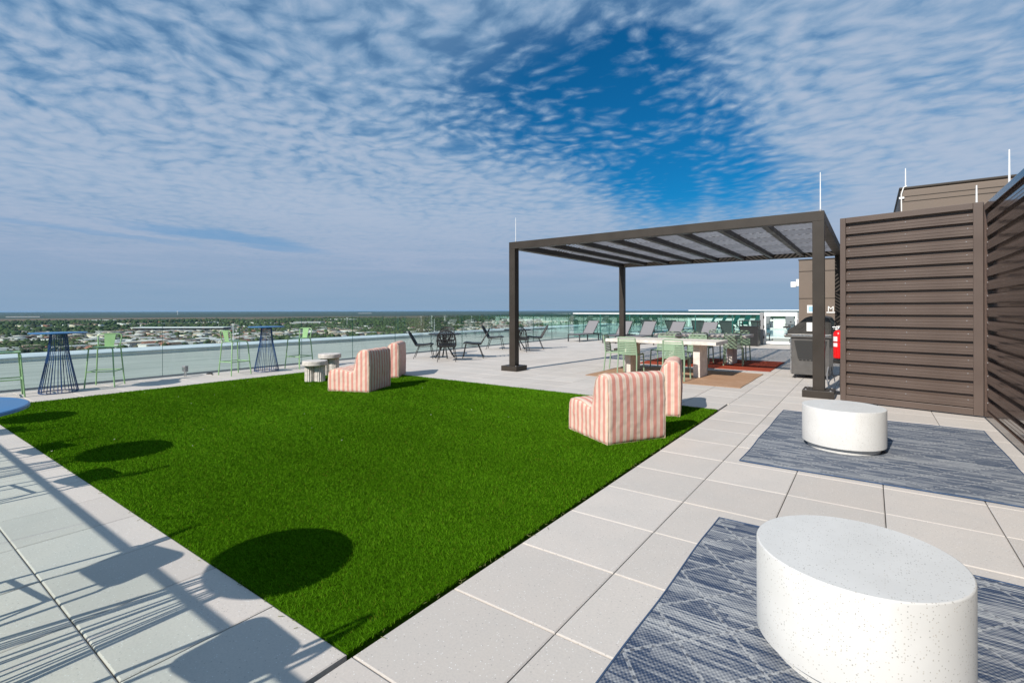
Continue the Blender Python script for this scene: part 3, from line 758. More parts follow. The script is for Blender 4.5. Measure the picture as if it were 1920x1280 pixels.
# ------------------------------------------------------------------ louvred screens on the right
def louvre_profile(pitch):
    # (outward depth, z): proud face with two shallow ribs, recess above
    p = pitch; h = p*.70
    return [(0, 0), (.052, .010), (.052, h*.30), (.0565, h*.33), (.0565, h*.38), (.052, h*.41), (.052, h*.66), (.0565, h*.69), (.0565, h*.74), (.052, h*.77), (.052, h), (0, h+.018), (0, p), (-.012, p), (-.012, 0)]
def screen(name, A, B, h, label, nsl=15, z0=.02, slat_m=bronze_d):
    A, B = Vector(A), Vector(B); L = (B-A).length; a = math.atan2(B.y-A.y, B.x-A.x)
    e = empty(name, (A.x, A.y, 0), a, label, 'screen')
    fw = .075; fr_ = .10
    MB().box(0, -.065, z0, fw, .05, h).build('frame_post', slat_m, e, .004)
    MB().box(L-fr_, -.065, z0, L, .05, h).build('frame_post', slat_m, e, .004)
    MB().box(fw+.001, -.063, h-.085, L-fr_-.001, .05, h).build('top_rail', slat_m, e, .004)
    MB().box(fw+.001, -.063, z0, L-fr_-.001, .05, z0+.09).build('bottom_rail', slat_m, e, .004)
    zb, zt = z0+.092, h-.087; p = (zt-zb)/nsl
    prof = [(-d+.01, z) for d, z in louvre_profile(p-.001)]
    me = MB().prism(prof, fw+.002, L-fr_-.002, 'x').mesh('louvre', slat_m)
    for i in range(nsl):
        o = linked('louvre', me, e, (0, 0, zb+i*p))
        for sx in (.12, L/2, L-.16):
            MB().lathe([(.006, 0), (.006, .004)], 8).build('screw', galv, o, loc=(sx+random.uniform(-.01, .01), -.042, p*.60)).rotation_euler = (R(90), 0, 0)
    return e
screen('louvred_screen', (-.375, 9.44), (1.235, 9.10), 2.885, 'brown louvred metal screen facing the lawn at right', 15)
# the long side screen turns its louvres to the terrace (towards -X)
screen('louvred_screen', (1.29, 9.05), (1.29, -.6), 2.84, 'dark brown louvred screen running along the right edge of the photo', 15, slat_m=bronze_g)
for (x, y, z, s_, lb) in ((1.33, 8.17, 2.84, .60, 'tall white lightning rod on top of the right side screen'), (1.17, 9.14, 2.885, .30, 'short white lightning rod on top of the brown louvred screen'),):
    copy_tree(rod0, (x, y, z), None, lb).scale = (.85, .85, s_)
# plant building behind the screens
ph = empty('roof_plant_building', (.54, 14.0, 0), 0, 'brown panelled plant building rising behind the louvred screens', 'building')
MB().box(0, 0, -.2, 7.5, 9, 4.10).build('wall', bldg_m, ph, .03)
MB().box(-.02, -.02, 4.102, 7.52, 9.02, 4.16).build('roof', bronze, ph, .02)
for z in (3.83, 3.94): MB().box(.03, -.008, z, 7.5, -.001, z+.012).build('panel_joint', bronze, ph)
copy_tree(rod0, (.64, 14.1, 4.16), None, 'short white lightning rod on the left corner of the plant building').scale = (1.1, 1.1, .53)
copy_tree(rod0, (2.95, 14.1, 4.16), None, 'white lightning rod on the plant building at the right edge').scale = (1.1, 1.1, .57)
cb = MB().tube([(.12, -.03, 4.17), (.06, -.03, 4.15), (.02, -.03, 4.0), (.03, -.03, 3.0)], .012, 6).build('lightning_cable', whitep, ph)
MB().tube([(1.9, -.02, 4.17)]+[(1.9+.9*k/6, -.02, 4.17+.08*math.sin(math.pi*k/6)) for k in range(1, 7)], .012, 6).build('lightning_cable', whitep, ph)
MB().box(-.02, -.045, 3.90, .07, -.005, 3.94).build('cable_clamp', whitep, ph)

# entrance building behind the pergola
eb = empty('entrance_building', (-2.26, 22.2, 0), 0, 'tall brown panelled entrance building behind the right pergola post', 'building')
MB().box(0, 0, -.05, 1.70, 6, 3.36).build('wall', bldg_m, eb, .01)
MB().box(1.701, .12, -.05, 4.6, 6, 3.36).build('wall', bronze_d, eb)
MB().box(1.701, 0, 2.35, 4.6, .119, 3.36).build('wall', bldg_m, eb)
for z in (1.87, 2.92): MB().box(.0, -.012, z, 1.7, -.001, z+.02).build('panel_joint', bronze, eb)
MB().box(1.72, .06, 0, 1.84, .118, 2.34).build('door_frame', blackm, eb); MB().box(1.842, .07, .1, 2.7, .116, 2.2).build('door_glass', teal, eb)
MB().box(-.02, -.02, 3.362, 4.62, 6, 3.40).build('roof', bronze, eb)
sg = empty('wall_sign', (-1.98, 22.17, 1.32), 0, 'small white and blue notice on the wall of the entrance building', 'sign')
MB().box(0, 0, 0, .24, .02, .30).build('board', whitep, sg); MB().box(.045, -.004, .05, .195, -.001, .25).build('print', mat('blue_print', (.30, .52, .75), .6), sg)
cmr = empty('security_camera', (-1.72, 22.16, 2.50), 0, 'white round security camera on the entrance building', 'camera')
MB().lathe([(.085, 0), (.085, .05), (.07, .10), (.03, .14)], 20).build('housing', whitep, cmr).rotation_euler = (R(90), 0, 0)
MB().lathe([(.045, .1), (.04, .15), (.01, .17)], 16).build('lens', blackm, cmr).rotation_euler = (R(90), 0, 0)
fl = empty('wall_light', (-2.30, 22.3, 2.42), 0, 'white box light fixed to the left corner of the entrance building', 'light')
MB().box(-.24, -.12, -.09, -.06, .08, .12).build('lamp_box', whitep, fl, .01); MB().box(-.059, -.03, -.05, .035, .03, .22).build('bracket', whitep, fl, .005)
def text_mesh(s, size, depth=.01):
    cu = bpy.data.curves.new('letters', 'FONT'); cu.body = s; cu.size = size; cu.extrude = depth; cu.align_x = 'CENTER'
    o = bpy.data.objects.new('tmp', cu); col.objects.link(o); dg = bpy.context.evaluated_depsgraph_get()
    me = bpy.data.meshes.new_from_object(o.evaluated_get(dg)); bpy.data.objects.remove(o); bpy.data.curves.remove(cu); return me
ms = empty('letter_sign', (-1.33, 22.17, 1.32), 0, 'white raised letter sign beside the right pergola post', 'sign')
tm = text_mesh('M', .28); tm.materials.clear(); tm.materials.append(whitep); lo = linked('letter', tm, ms, (.12, .0, .06), (R(90), 0, 0))
MB().box(-.02, 0, 0, .26, .02, .04).build('underline', whitep, ms)
vt = empty('roof_vent', (-1.05, 23.2, 3.40), 0, 'small white vent pipe on the roof of the entrance building', 'vent')
MB().lathe([(.05, 0), (.05, .35), (.10, .36), (.10, .42), (.03, .46)], 14).build('pipe', whitep, vt)

# ------------------------------------------------------------------ rugs
def rug_mat(name, c1, c2, lattice_on, a=.34, b=.40, sc=1.0, contrast=1.0):
    m = mat(name, c1, .95, spec=.1); t = NT(m.node_tree); bs = m.node_tree.nodes['Principled BSDF']
    co = t.n('ShaderNodeTexCoord').outputs['Object']; x, y, z = t.sep(co)
    row = t.m('FLOOR', t.m('MULTIPLY', y, 84*sc))
    n1 = t.noise(t.comb(t.m('MULTIPLY', x, 3.6), t.m('MULTIPLY', row, 3.77), 0), 1.0, 2, .6)
    n2 = t.noise(t.comb(t.m('MULTIPLY', x, 17), t.m('MULTIPLY', row, 5.93), 5), 1.0, 2, .6)
    n3 = t.noise(t.comb(t.m('MULTIPLY', x, .9), t.m('MULTIPLY', y, 7), 9), 1.0, 3, .6)
    wn_ = t.n('ShaderNodeTexWhiteNoise'); wn_.noise_dimensions = '1D'; t.l(row, wn_.inputs['W'])
    blk = t.m('GREATER_THAN', t.noise(t.comb(t.m('MULTIPLY', x, 1.3), t.m('MULTIPLY', t.m('FLOOR', t.m('MULTIPLY', y, 21)), 2.71), 4), 1, 1), .5)
    v = t.m('ADD', t.m('MULTIPLY', n1, .5), t.m('ADD', t.m('MULTIPLY', n2, .22), t.m('ADD', t.m('MULTIPLY', n3, .12), t.m('ADD', t.m('MULTIPLY', wn_.outputs['Value'], .16), t.m('MULTIPLY', blk, .10)))))
    f = t.lin(v, .43, .72)
    knit = t.m('MULTIPLY', t.m('SINE', t.m('MULTIPLY', x, 2*math.pi*55)), t.m('SINE', t.m('MULTIPLY', y, 2*math.pi*42)))
    f = t.m('ADD', f, t.m('MULTIPLY', knit, .22*contrast), clamp=True)
    c = t.mix(f, c1, c2)
    if lattice_on:
        u = t.m('ADD', t.m('DIVIDE', x, a), t.m('DIVIDE', y, b)); w2 = t.m('SUBTRACT', t.m('DIVIDE', x, a), t.m('DIVIDE', y, b))
        fam = None
        for q in (u, w2):
            d = t.m('ABSOLUTE', t.m('SUBTRACT', t.m('FRACT', q), .5))
            ln_ = t.m('LESS_THAN', d, .030); fam = ln_ if fam is None else t.m('MAXIMUM', fam, ln_)
        dots = t.m('MULTIPLY', t.m('GREATER_THAN', t.m('SINE', t.m('MULTIPLY', x, 2*math.pi*30)), -.1), t.m('GREATER_THAN', t.m('SINE', t.m('MULTIPLY', y, 2*math.pi*28)), -.1))
        lc = t.mix(dots, c2, (c1[0]*.35, c1[1]*.35, c1[2]*.4))
        lc = t.mix(.25, lc, c2)
        c = t.mix(t.m('MULTIPLY', fam, .62), c, lc)
    t.l(c, bs.inputs['Base Color'])
    bp = t.n('ShaderNodeBump'); bp.inputs['Strength'].default_value = .5; bp.inputs['Distance'].default_value = .002
    t.l(t.m('ADD', knit, n2), bp.inputs['Height']); t.l(bp.outputs[0], bs.inputs['Normal'])
    return m
bind = mat('rug_binding', (.035, .07, .14), .9, noise=(80, .2))
def rug(name, x0, y0, x1, y1, m, bm_, label, z=.001, th=.007, wob=.004):
    cx, cy = (x0+x1)/2, (y0+y1)/2; e = empty(name, (cx, cy, 0), 0, label, 'rug')
    nx, ny = 34, 34; vs = []; fs = []
    for k in (0, 1):
        for j in range(ny+1):
            for i in range(nx+1):
                x = x0-cx+(x1-x0)*i/nx; y = y0-cy+(y1-y0)*j/ny
                ed = max(abs(2*i/nx-1), abs(2*j/ny-1))**6
                zz = z+th*k+wob*ed*max(0, math.sin(x*7.3+cy)*math.cos(y*6.1+cx))
                vs.append((x+.004*math.sin(y*5+cx), y+.004*math.sin(x*4+cy), zz))
    N = (nx+1)*(ny+1)
    for j in range(ny):
        for i in range(nx):
            q = j*(nx+1)+i; fs.append((N+q, N+q+1, N+q+nx+2, N+q+nx+1)); fs.append((q, q+nx+1, q+nx+2, q+1))
    rim = [i for i in range(nx+1)]+[j*(nx+1)+nx for j in range(1, ny+1)]+[ny*(nx+1)+i for i in range(nx-1, -1, -1)]+[j*(nx+1) for j in range(ny-1, 0, -1)]
    for i in range(len(rim)):
        a, b = rim[i], rim[(i+1) % len(rim)]; fs.append((a, b, N+b, N+a))
    mb = MB(); mb.add(vs, fs, True); mb.build('weave', m, e)
    MB().tube([Vector(vs[N+i])-Vector((0, 0, th*.4)) for i in rim], .0065, 6, True).build('binding', bm_, e)
    return e
bluerug = rug_mat('blue_flatweave', (.036, .058, .108), (.41, .42, .425), True)
rug('patterned_rug', -.857, .70, 1.20, 3.632, bluerug, bind, 'blue and cream flat woven rug with diamond lattice under the nearer white table')
bluerug2 = rug_mat('blue_grey_flatweave', (.056, .078, .122), (.36, .37, .38), True)
r2 = rug('patterned_rug', -1.014, 5.115, 1.085, 8.04, bluerug2, bind, 'blue grey flat woven rug under the farther white table beside the screen')
sisal = rug_mat('sisal_weave', (.34, .20, .12), (.46, .30, .20), False, contrast=.5)
rug('sisal_rug', -5.13, 9.86, -1.95, 12.28, sisal, mat('tan_binding', (.33, .2, .12), .9), 'tan woven rug under the nearer concrete dining table')
terra = rug_mat('terracotta_weave', (.26, .045, .022), (.38, .08, .04), False, contrast=.4)
rug('terracotta_rug', -5.13, 12.86, -1.90, 15.38, terra, mat('red_binding', (.26, .05, .03), .9), 'terracotta red rug under the farther concrete dining table')

# ------------------------------------------------------------------ furniture
def drum(x, y, z, label, r=.372, h=.43):
    e = empty('drum_table', (x, y, z), 0, label, 'table', 'white drum tables')
    c = .006; MB().lathe([(r-.004, .052), (r, .056), (r, h-c), (r-.002, h-.002), (r-c, h)], 96).build('drum', terr, e)
    MB().lathe([(r-.05, 0), (r-.05, .051)], 64).build('plinth', terr, e); return e
drum(-.052, 2.52, .009, 'large white speckled drum table on the nearer patterned rug')
drum(-.235, 6.25, .009, 'white speckled drum table on the farther blue rug in front of the screen')

def stripe_mat():
    m = mat('striped_canvas', (.7, .5, .4), .95, spec=.15); t = NT(m.node_tree); b = m.node_tree.nodes['Principled BSDF']
    co = t.n('ShaderNodeTexCoord'); x, y, z = t.sep(co.outputs['Object'])
    g = t.n('ShaderNodeNewGeometry'); vt_ = t.n('ShaderNodeVectorTransform'); vt_.vector_type = 'NORMAL'; vt_.convert_from = 'WORLD'; vt_.convert_to = 'OBJECT'
    t.l(g.outputs['Normal'], vt_.inputs[0]); n = t.sep(vt_.outputs[0])
    side = t.m('GREATER_THAN', t.m('ABSOLUTE', n[1]), .72)
    wv = t.m('MULTIPLY', t.m('SUBTRACT', t.noise(co.outputs['Object'], 4, 1), .5), .005)
    q = t.m('ADD', t.m('ADD', t.m('MULTIPLY', side, x), t.m('MULTIPLY', t.m('SUBTRACT', 1, side), y)), wv)
    f = t.m('FRACT', t.m('DIVIDE', t.m('ADD', q, 4.02), .090))
    st = t.m('LESS_THAN', f, .48)
    c = t.mix(st, (.69, .55, .47), (.62, .285, .235))
    thin = t.m('LESS_THAN', t.m('ABSOLUTE', t.m('SUBTRACT', f, .74)), .03)
    c = t.mix(t.m('MULTIPLY', thin, .6), c, (.62, .50, .27))
    c = t.mix(t.smooth(t.noise(co.outputs['Object'], 220, 2), .3, .7, 0., .22), c, (.9, .85, .8), 'MULTIPLY')
    t.l(c, b.inputs['Base Color'])
    bp = t.n('ShaderNodeBump'); bp.inputs['Strength'].default_value = .35; bp.inputs['Distance'].default_value = .01
    nn = t.m('ADD', t.noise(t.comb(t.m('MULTIPLY', x, 1), t.m('MULTIPLY', y, 1), t.m('MULTIPLY', z, .35)), 9, 4, .55, .8), t.m('MULTIPLY', t.noise(co.outputs['Object'], 350, 2), .12))
    t.l(nn, bp.inputs['Height']); t.l(bp.outputs[0], b.inputs['Normal']); return m
stripem = stripe_mat(); pipm = mat('piping_cord', (.62, .47, .36), .9)
def slipper_chair(x, y, a, label, seed):
    """local x = depth (front at 0, back at .82), y = width"""
    e = empty('lounge_chair', (x, y, .0), a, label, 'lounge chair', 'striped lounge chairs on the lawn')
    prof = [(0, .0), (-.012, .18), (.0, .33), (.035, .385), (.11, .408), (.25, .410), (.38, .385), (.475, .352), (.515, .375), (.54, .50), (.565, .61), (.60, .70), (.655, .748), (.72, .762), (.785, .752), (.825, .715), (.838, .45), (.83, 0)]
    mb = MB().prism(prof, -.40, .40, 'y'); o = mb.build('body', stripem, e, .04, 3)
    r = o.modifiers.new('remesh', 'REMESH'); r.mode = 'VOXEL'; r.voxel_size = .016; r.use_smooth_shade = True
    s_ = o.modifiers.new('smooth', 'SMOOTH'); s_.iterations = 16; s_.factor = .7
    tx = bpy.data.textures.new('folds', 'CLOUDS'); tx.noise_scale = .20; tx.noise_depth = 2
    d = o.modifiers.new('folds', 'DISPLACE'); d.texture = tx; d.strength = .017; d.mid_level = .5; d.texture_coords = 'GLOBAL' if seed else 'LOCAL'
    tx2 = bpy.data.textures.new('gathers', 'CLOUDS'); tx2.noise_scale = .06; tx2.noise_depth = 1
    d2 = o.modifiers.new('gathers', 'DISPLACE'); d2.texture = tx2; d2.strength = .007; d2.texture_coords = 'LOCAL'
    for yy in (-.40, .40):
        pts = [(px_, yy*.993, max(pz, .006)) for px_, pz in prof[1:]]; pts = [(pts[0][0], yy*.993, .006)]+pts
        MB().tube([(.415+(p_[0]-.415)*.975, p_[1]*.965, p_[2]*.985) for p_ in pts], .0045, 6).build('piping', pipm, e)
    MB().tube([(.012, -.385, .010), (.012, .385, .010), (.815, .385, .010), (.815, -.385, .010)], .006, 6, True).build('hem', pipm, e)
    return e
def place_chair(near, facing_deg, other_side, label, seed):
    """near = ground corner (back corner of the visible side); facing = world direction of the front"""
    f = Vector((math.cos(facing_deg), math.sin(facing_deg))); n = Vector((-f.y, f.x))
    back_mid = Vector(near)+n*other_side*.40; o = back_mid+f*.83
    slipper_chair(o.x, o.y, math.atan2(-f.y, -f.x), label, seed)
def fdir(x, y): return math.atan2(y, x)
place_chair((-2.27, 4.85), fdir(-.84, .50), -1, 'coral striped lounge chair nearest the camera on the right of the lawn', 0)
place_chair((-2.07, 6.72), fdir(-.96, -.27), -1, 'coral striped lounge chair behind the nearest one, turned edge on', 1)
place_chair((-7.13, 5.55), fdir(-.93, -.36), -1, 'coral striped lounge chair beside the two small round tables', 0)
place_chair((-8.18, 7.15), fdir(-.80, -.60), -1, 'rear left coral striped lounge chair half hidden at the far lawn corner', 1)

def fluted_table(x, y, h, a, label):
    e = empty('side_table', (x, y, 0), a, label, 'side table', 'round fluted side tables')
    MB().lathe([(.235, h-.095), (.245, h-.085), (.245, h-.012), (.235, h)], 56).build('top', trav, e)
    for sx in (-.10, .10):
        MB().lathe([(.105, 0), (.105, h-.096)], 96, (sx, 0, 0), flute=.10, fn=16).build('fluted_column', trav, e)
fluted_table(-9.20, 5.82, .43, R(36), 'nearer round travertine side table with fluted base on the lawn edge')
fluted_table(-9.78, 6.55, .49, R(36), 'farther taller round travertine side table behind the first')

def bar_table(x, y, label):
    e = empty('bar_table', (x, y, 0), 0, label, 'bar table', 'blue wire bar tables')
    h = 1.07
    MB().lathe([(.385, h-.018), (.40, h-.014), (.40, h-.004), (.394, h)], 64).build('table_top', bluetop, e)
    n = 22; rb, rt = .265, .115
    MB().tube([(rb*math.cos(2*math.pi*k/40), rb*math.sin(2*math.pi*k/40), .012) for k in range(40)], .008, 8, True).build('base_ring', blue, e)
    MB().tube([(rt*math.cos(2*math.pi*k/30), rt*math.sin(2*math.pi*k/30), h-.03) for k in range(30)], .008, 8, True).build('top_ring', blue, e)
    MB().lathe([(rt, h-.024), (rt, h-.019)], 30).build('mount_plate', blue, e)
    me = MB().tube([(rb, 0, .012), (rb+.004, 0, .03), (rt+.03, 0, .70), (rt, 0, h-.035)], .0065, 6).mesh('rod', blue)
    for k in range(n): linked('rod', me, e, (0, 0, 0), (0, 0, 2*math.pi*(k+(.16 if k % 2 else -.16))/n))
    return e
bar_table(-11.76, 2.40, 'blue wire bar table standing by the glass railing at the left edge')
bar_table(-11.80, 6.18, 'blue wire bar table between two green stools by the glass railing')
bar_table(-2.93, .10, 'blue topped bar table cut off by the left edge of the photo')
bar_table(-6.39, .36, 'middle blue bar table of the near row that throws a round shadow on the lawn')
bar_table(-9.30, .22, 'farthest blue bar table of the near row by the corner')

def make_stool():
    """front towards +y"""
    e = empty('bar_stool', (0, 0, 0), 0, 'x', 'stool', 'green metal bar stools')
    sh = .765; a, b = .185, .235
    for sx in (-1, 1):
        for sy in (-1, 1):
            MB().tube([(sx*b, sy*b, 0), (sx*(a+.004), sy*a, sh-.05), (sx*(a-.02), sy*(a-.02), sh-.012)], .0125, 8).build('leg', green, e)
    rc = .07; sp_ = [(cx_+rc*math.cos(R(a_)), cy_+rc*math.sin(R(a_))) for cx_, cy_, a0_ in ((.20-rc, .20-rc, 0), (-.20+rc, .20-rc, 90), (-.18+rc, -.19+rc, 180), (.18-rc, -.19+rc, 270)) for a_ in range(a0_, a0_+91, 18)]
    MB().prism(sp_, sh-.016, sh, 'z').build('seat', green, e, .004)
    f = .30; q = b-(b-a)*f/(sh-.05)
    mb = MB()
    for p1, p2 in (((-q, -q), (q, -q)), ((q, -q), (q, q)), ((q, q), (-q, q)), ((-q, q), (-q, -q))):
        mb.tube([(p1[0], p1[1], f), (p2[0], p2[1], f)], .010, 8)
    mb.build('footrest', green, e)
    bt = sh+.235
    pts = [(-.175, -.185, sh-.01), (-.195, -.215, bt-.05), (-.18, -.222, bt-.015), (-.145, -.225, bt), (.145, -.225, bt), (.18, -.222, bt-.015), (.195, -.215, bt-.05), (.175, -.185, sh-.01)]
    MB().tube(pts, .0115, 8).build('back_frame', green, e)
    MB().add([(-.075, -.187, sh), (.075, -.187, sh), (.075, -.183, sh), (-.075, -.183, sh), (-.095, -.229, bt), (.095, -.229, bt), (.095, -.222, bt), (-.095, -.222, bt)],
             [(0, 1, 5, 4), (1, 2, 6, 5), (2, 3, 7, 6), (3, 0, 4, 7), (4, 5, 6, 7), (3, 2, 1, 0)]).build('back_plate', green, e)
    return e
st = make_stool(); st.location = (-11.82, 1.72, 0); st.rotation_euler.z = R(-6); st['label'] = 'green metal bar stool cut by the left edge beside the first bar table'
for x, y, a, lb in ((-11.98, 3.12, -125, 'green metal bar stool right of the bar table at the left edge'),
                    (-11.74, 5.42, 8, 'green metal bar stool left of the second blue bar table'),
                    (-11.72, 6.98, 195, 'green metal bar stool right of the second blue bar table'),
                    (-3.56, -.02, -80, 'green bar stool left of the cut off near bar table, outside the frame'),
                    (-2.27, -.02, 93, 'green bar stool right of the cut off near bar table, at the bottom left corner'),
                    (-7.15, .30, -70, 'green bar stool left of the middle near bar table'),
                    (-5.62, .30, 100, 'green bar stool right of the middle near bar table'),
                    (-8.55, .2, 90, 'green bar stool right of the farthest near bar table'),
                    (-10.05, .25, -90, 'green bar stool left of the farthest near bar table')):
    copy_tree(st, (x, y, 0), R(a), lb)

def dining_table(x0, y0, x1, y1, label):
    e = empty('dining_table', ((x0+x1)/2, (y0+y1)/2, .009), 0, label, 'table', 'concrete dining tables'); w_, d_ = (x1-x0)/2, (y1-y0)/2
    MB().box(-w_, -d_, .705, w_, d_, .775).build('table_top', cast, e, .006)
    for sx in (-1, 1): MB().box(sx*(w_-.45)-.07, -.30, 0, sx*(w_-.45)+.07, .30, .704).build('leg', cast, e, .006)
    return e
dining_table(-5.0, 10.6, -2.55, 11.65, 'nearer pale concrete dining table on the tan rug')
dining_table(-5.0, 13.75, -2.57, 14.75, 'farther concrete dining table in striped shade on the red rug')

def make_dining_chair():
    """front towards +y, back at -y"""
    e = empty('dining_chair', (0, 0, 0), 0, 'x', 'chair', 'sage green slatted dining chairs')
    for sx in (-1, 1):
        MB().tube([(sx*.225, -.27, 0), (sx*.215, -.225, .42), (sx*.21, -.245, .62), (sx*.195, -.29, .815)], .016, 8).build('leg', green2, e)
        MB().tube([(sx*.225, .22, 0), (sx*.215, .20, .44)], .016, 8).build('leg', green2, e)
        MB().bar((sx*.207, -.22, .43), (sx*.207, .20, .445), .026, .03).build('side_rail', green2, e, .004)
    MB().tube([(-.195, -.29, .812), (-.15, -.298, .83), (.15, -.298, .83), (.195, -.29, .812)], .014, 8).build('top_rail', green2, e)
    sl = MB()
    n = 8; vs = []
    for k in range(n+1):
        x = -.195+.39*k/n; cv = -.022*(1-(x/.195)**2)
        for yy, zz in ((cv-.005, -.0135), (cv+.005, -.0135), (cv+.005, .0135), (cv-.005, .0135)): vs.append((x, yy, zz))
    fs = [(3, 2, 1, 0), tuple(4*n+i for i in range(4))]+[(4*k+i, 4*k+(i+1) % 4, 4*k+4+(i+1) % 4, 4*k+4+i) for k in range(n) for i in range(4)]
    sl.add(vs, fs); me = sl.mesh('slat', green2)
    for k in range(9):
        z = .455+k*.040; y = -.222-.065*max(0, (z-.5))/.32
        linked('slat', me, e, (0, y, z))
    n = 8; vs = []
    for k in range(n+1):
        x = -.195+.39*k/n; cv = -.018*(1-(x/.195)**2)
        for yy, zz in ((-.014, cv-.005), (.014, cv-.005), (.014, cv+.005), (-.014, cv+.005)): vs.append((x, yy, zz))
    me2 = MB().add(vs, fs).mesh('seat_slat', green2)
    for k in range(9): linked('seat_slat', me2, e, (0, -.175+k*.044, .447))
    return e
dc = make_dining_chair(); dc.location = (-3.27, 10.35, .009); dc.rotation_euler.z = R(2); dc['label'] = 'sage slatted chair pulled out in front of the near table, right one'
for x, y, a, lb in ((-4.42, 10.72, 2, 'sage slatted chair in front of the near table, left one'),
                    (-4.93, 11.12, -82, 'sage slatted chair at the left head of the near table'),
                    (-4.20, 12.18, 178, 'sage slatted chair behind the near table, left one'),
                    (-3.40, 12.12, 181, 'sage slatted chair behind the near table, right one'),
                    (-2.90, 13.88, 8, 'sage slatted chair in striped shade in front of the far table, nearest its right end'),
                    (-3.70, 13.95, 0, 'sage slatted chair in front of the far table, middle one'),
                    (-4.42, 14.05, -3, 'sage slatted chair in front of the far table, left one'),
                    (-3.70, 15.15, 180, 'sage slatted chair behind the far table, middle one'),
                    (-3.02, 15.2, 177, 'sage slatted chair behind the far table, right one'),
                    (-4.5, 15.15, 183, 'sage slatted chair behind the far table, left one')):
    copy_tree(dc, (x, y, .009), R(a), lb)

# black wicker chairs and tables
def make_wicker():
    e = empty('wicker_chair', (0, 0, 0), 0, 'x', 'chair', 'black wicker chairs')
    for sx in (-1, 1):
        MB().tube([(sx*.24, -.30, 0), (sx*.17, -.15, .38)], .010, 8).build('leg', black, e)
        MB().tube([(sx*.24, .28, 0), (sx*.18, .20, .40)], .010, 8).build('leg', black, e)
        MB().tube([(sx*.18, -.17, .33), (sx*.19, .22, .36)], .006, 6).build('side_bar', black, e)
    prof = [(-.25, .395), (-.22, .375), (0, .385), (.20, .415), (.27, .40), (.27, .43), (.20, .455), (0, .43), (-.20, .425), (-.25, .435)]
    MB().prism([(p, q) for p, q in prof], -.235, .235, 'x').build('seat', black, e, .008)
    out = []
    for k in range(25):
        t = math.pi*k/24; x = .25*math.cos(t)*(1 if abs(math.cos(t)) < .9 else .97); z = .42+.40*math.sin(t)**.55
        out.append((x, -.24-.23*(z-.42)/.4, z))
    MB().tube(out, .017, 8).build('back_frame', black, e)
    for k in range(-4, 5):
        x = k*.052; ht = .40*max(.05, 1-(abs(x)/.26)**2.6)
        MB().tube([(x*.75, -.235, .41), (x, -.24-.23*ht/.4, .42+ht)], .010, 6).build('back_strand', black, e)
    for z in (.50, .58, .66, .74):
        hw = .245*(1-((z-.42)/.43)**5)**.5
        MB().tube([(-hw, -.24-.23*(z-.42)/.4, z), (0, -.265-.23*(z-.42)/.4, z), (hw, -.24-.23*(z-.42)/.4, z)], .008, 6).build('back_strand', black, e)
    mb = MB()
    mb.add([(-.19, -.262, .44), (.19, -.262, .44), (.225, -.44, .76), (-.225, -.44, .76), (-.19, -.268, .44), (.19, -.268, .44), (.225, -.446, .76), (-.225, -.446, .76)], [(0, 1, 2, 3), (7, 6, 5, 4), (0, 4, 5, 1), (1, 5, 6, 2), (2, 6, 7, 3), (3, 7, 4, 0)])
    return e
wk = make_wicker(); wk.location = (-11.0, 10.62, 0); wk.rotation_euler.z = R(-50); wk['label'] = 'black wicker chair just right of the rear left striped lounge chair'
def bistro(x, y, lb):
    e = empty('bistro_table', (x, y, 0), R(12), lb, 'table', 'black round bistro tables')
    MB().lathe([(.49, .715), (.50, .72), (.50, .738), (.495, .742)], 48).build('table_top', blackm, e)
    for k in range(4):
        a = math.pi/4+k*math.pi/2
        MB().tube([(.30*math.cos(a), .30*math.sin(a), 0), (.05*math.cos(a), .05*math.sin(a), .40), (.20*math.cos(a), .20*math.sin(a), .714)], .022, 8).build('leg', black, e)
bistro(-10.55, 11.05, 'round black bistro table between the first group of wicker chairs')
bistro(-10.55, 14.9, 'round black bistro table half hidden by the left pergola post')
for x, y, a, lb in ((-9.86, 10.42, 40, 'black wicker chair with its open back turned to the camera'),
                    (-9.85, 11.55, 128, 'black wicker chair facing left, right of the first bistro table'),
                    (-11.35, 11.9, -145, 'black wicker chair behind the first bistro table'),
                    (-11.35, 14.6, -60, 'black wicker chair left of the left pergola post'),
                    (-9.95, 14.25, 25, 'black wicker chair seen on the right of the left pergola post'),
                    (-10.2, 15.5, 128, 'black wicker chair facing left, right of the left pergola post')):
    copy_tree(wk, (x, y, 0), R(a), lb).scale = (1.08, 1.08, 1.08)

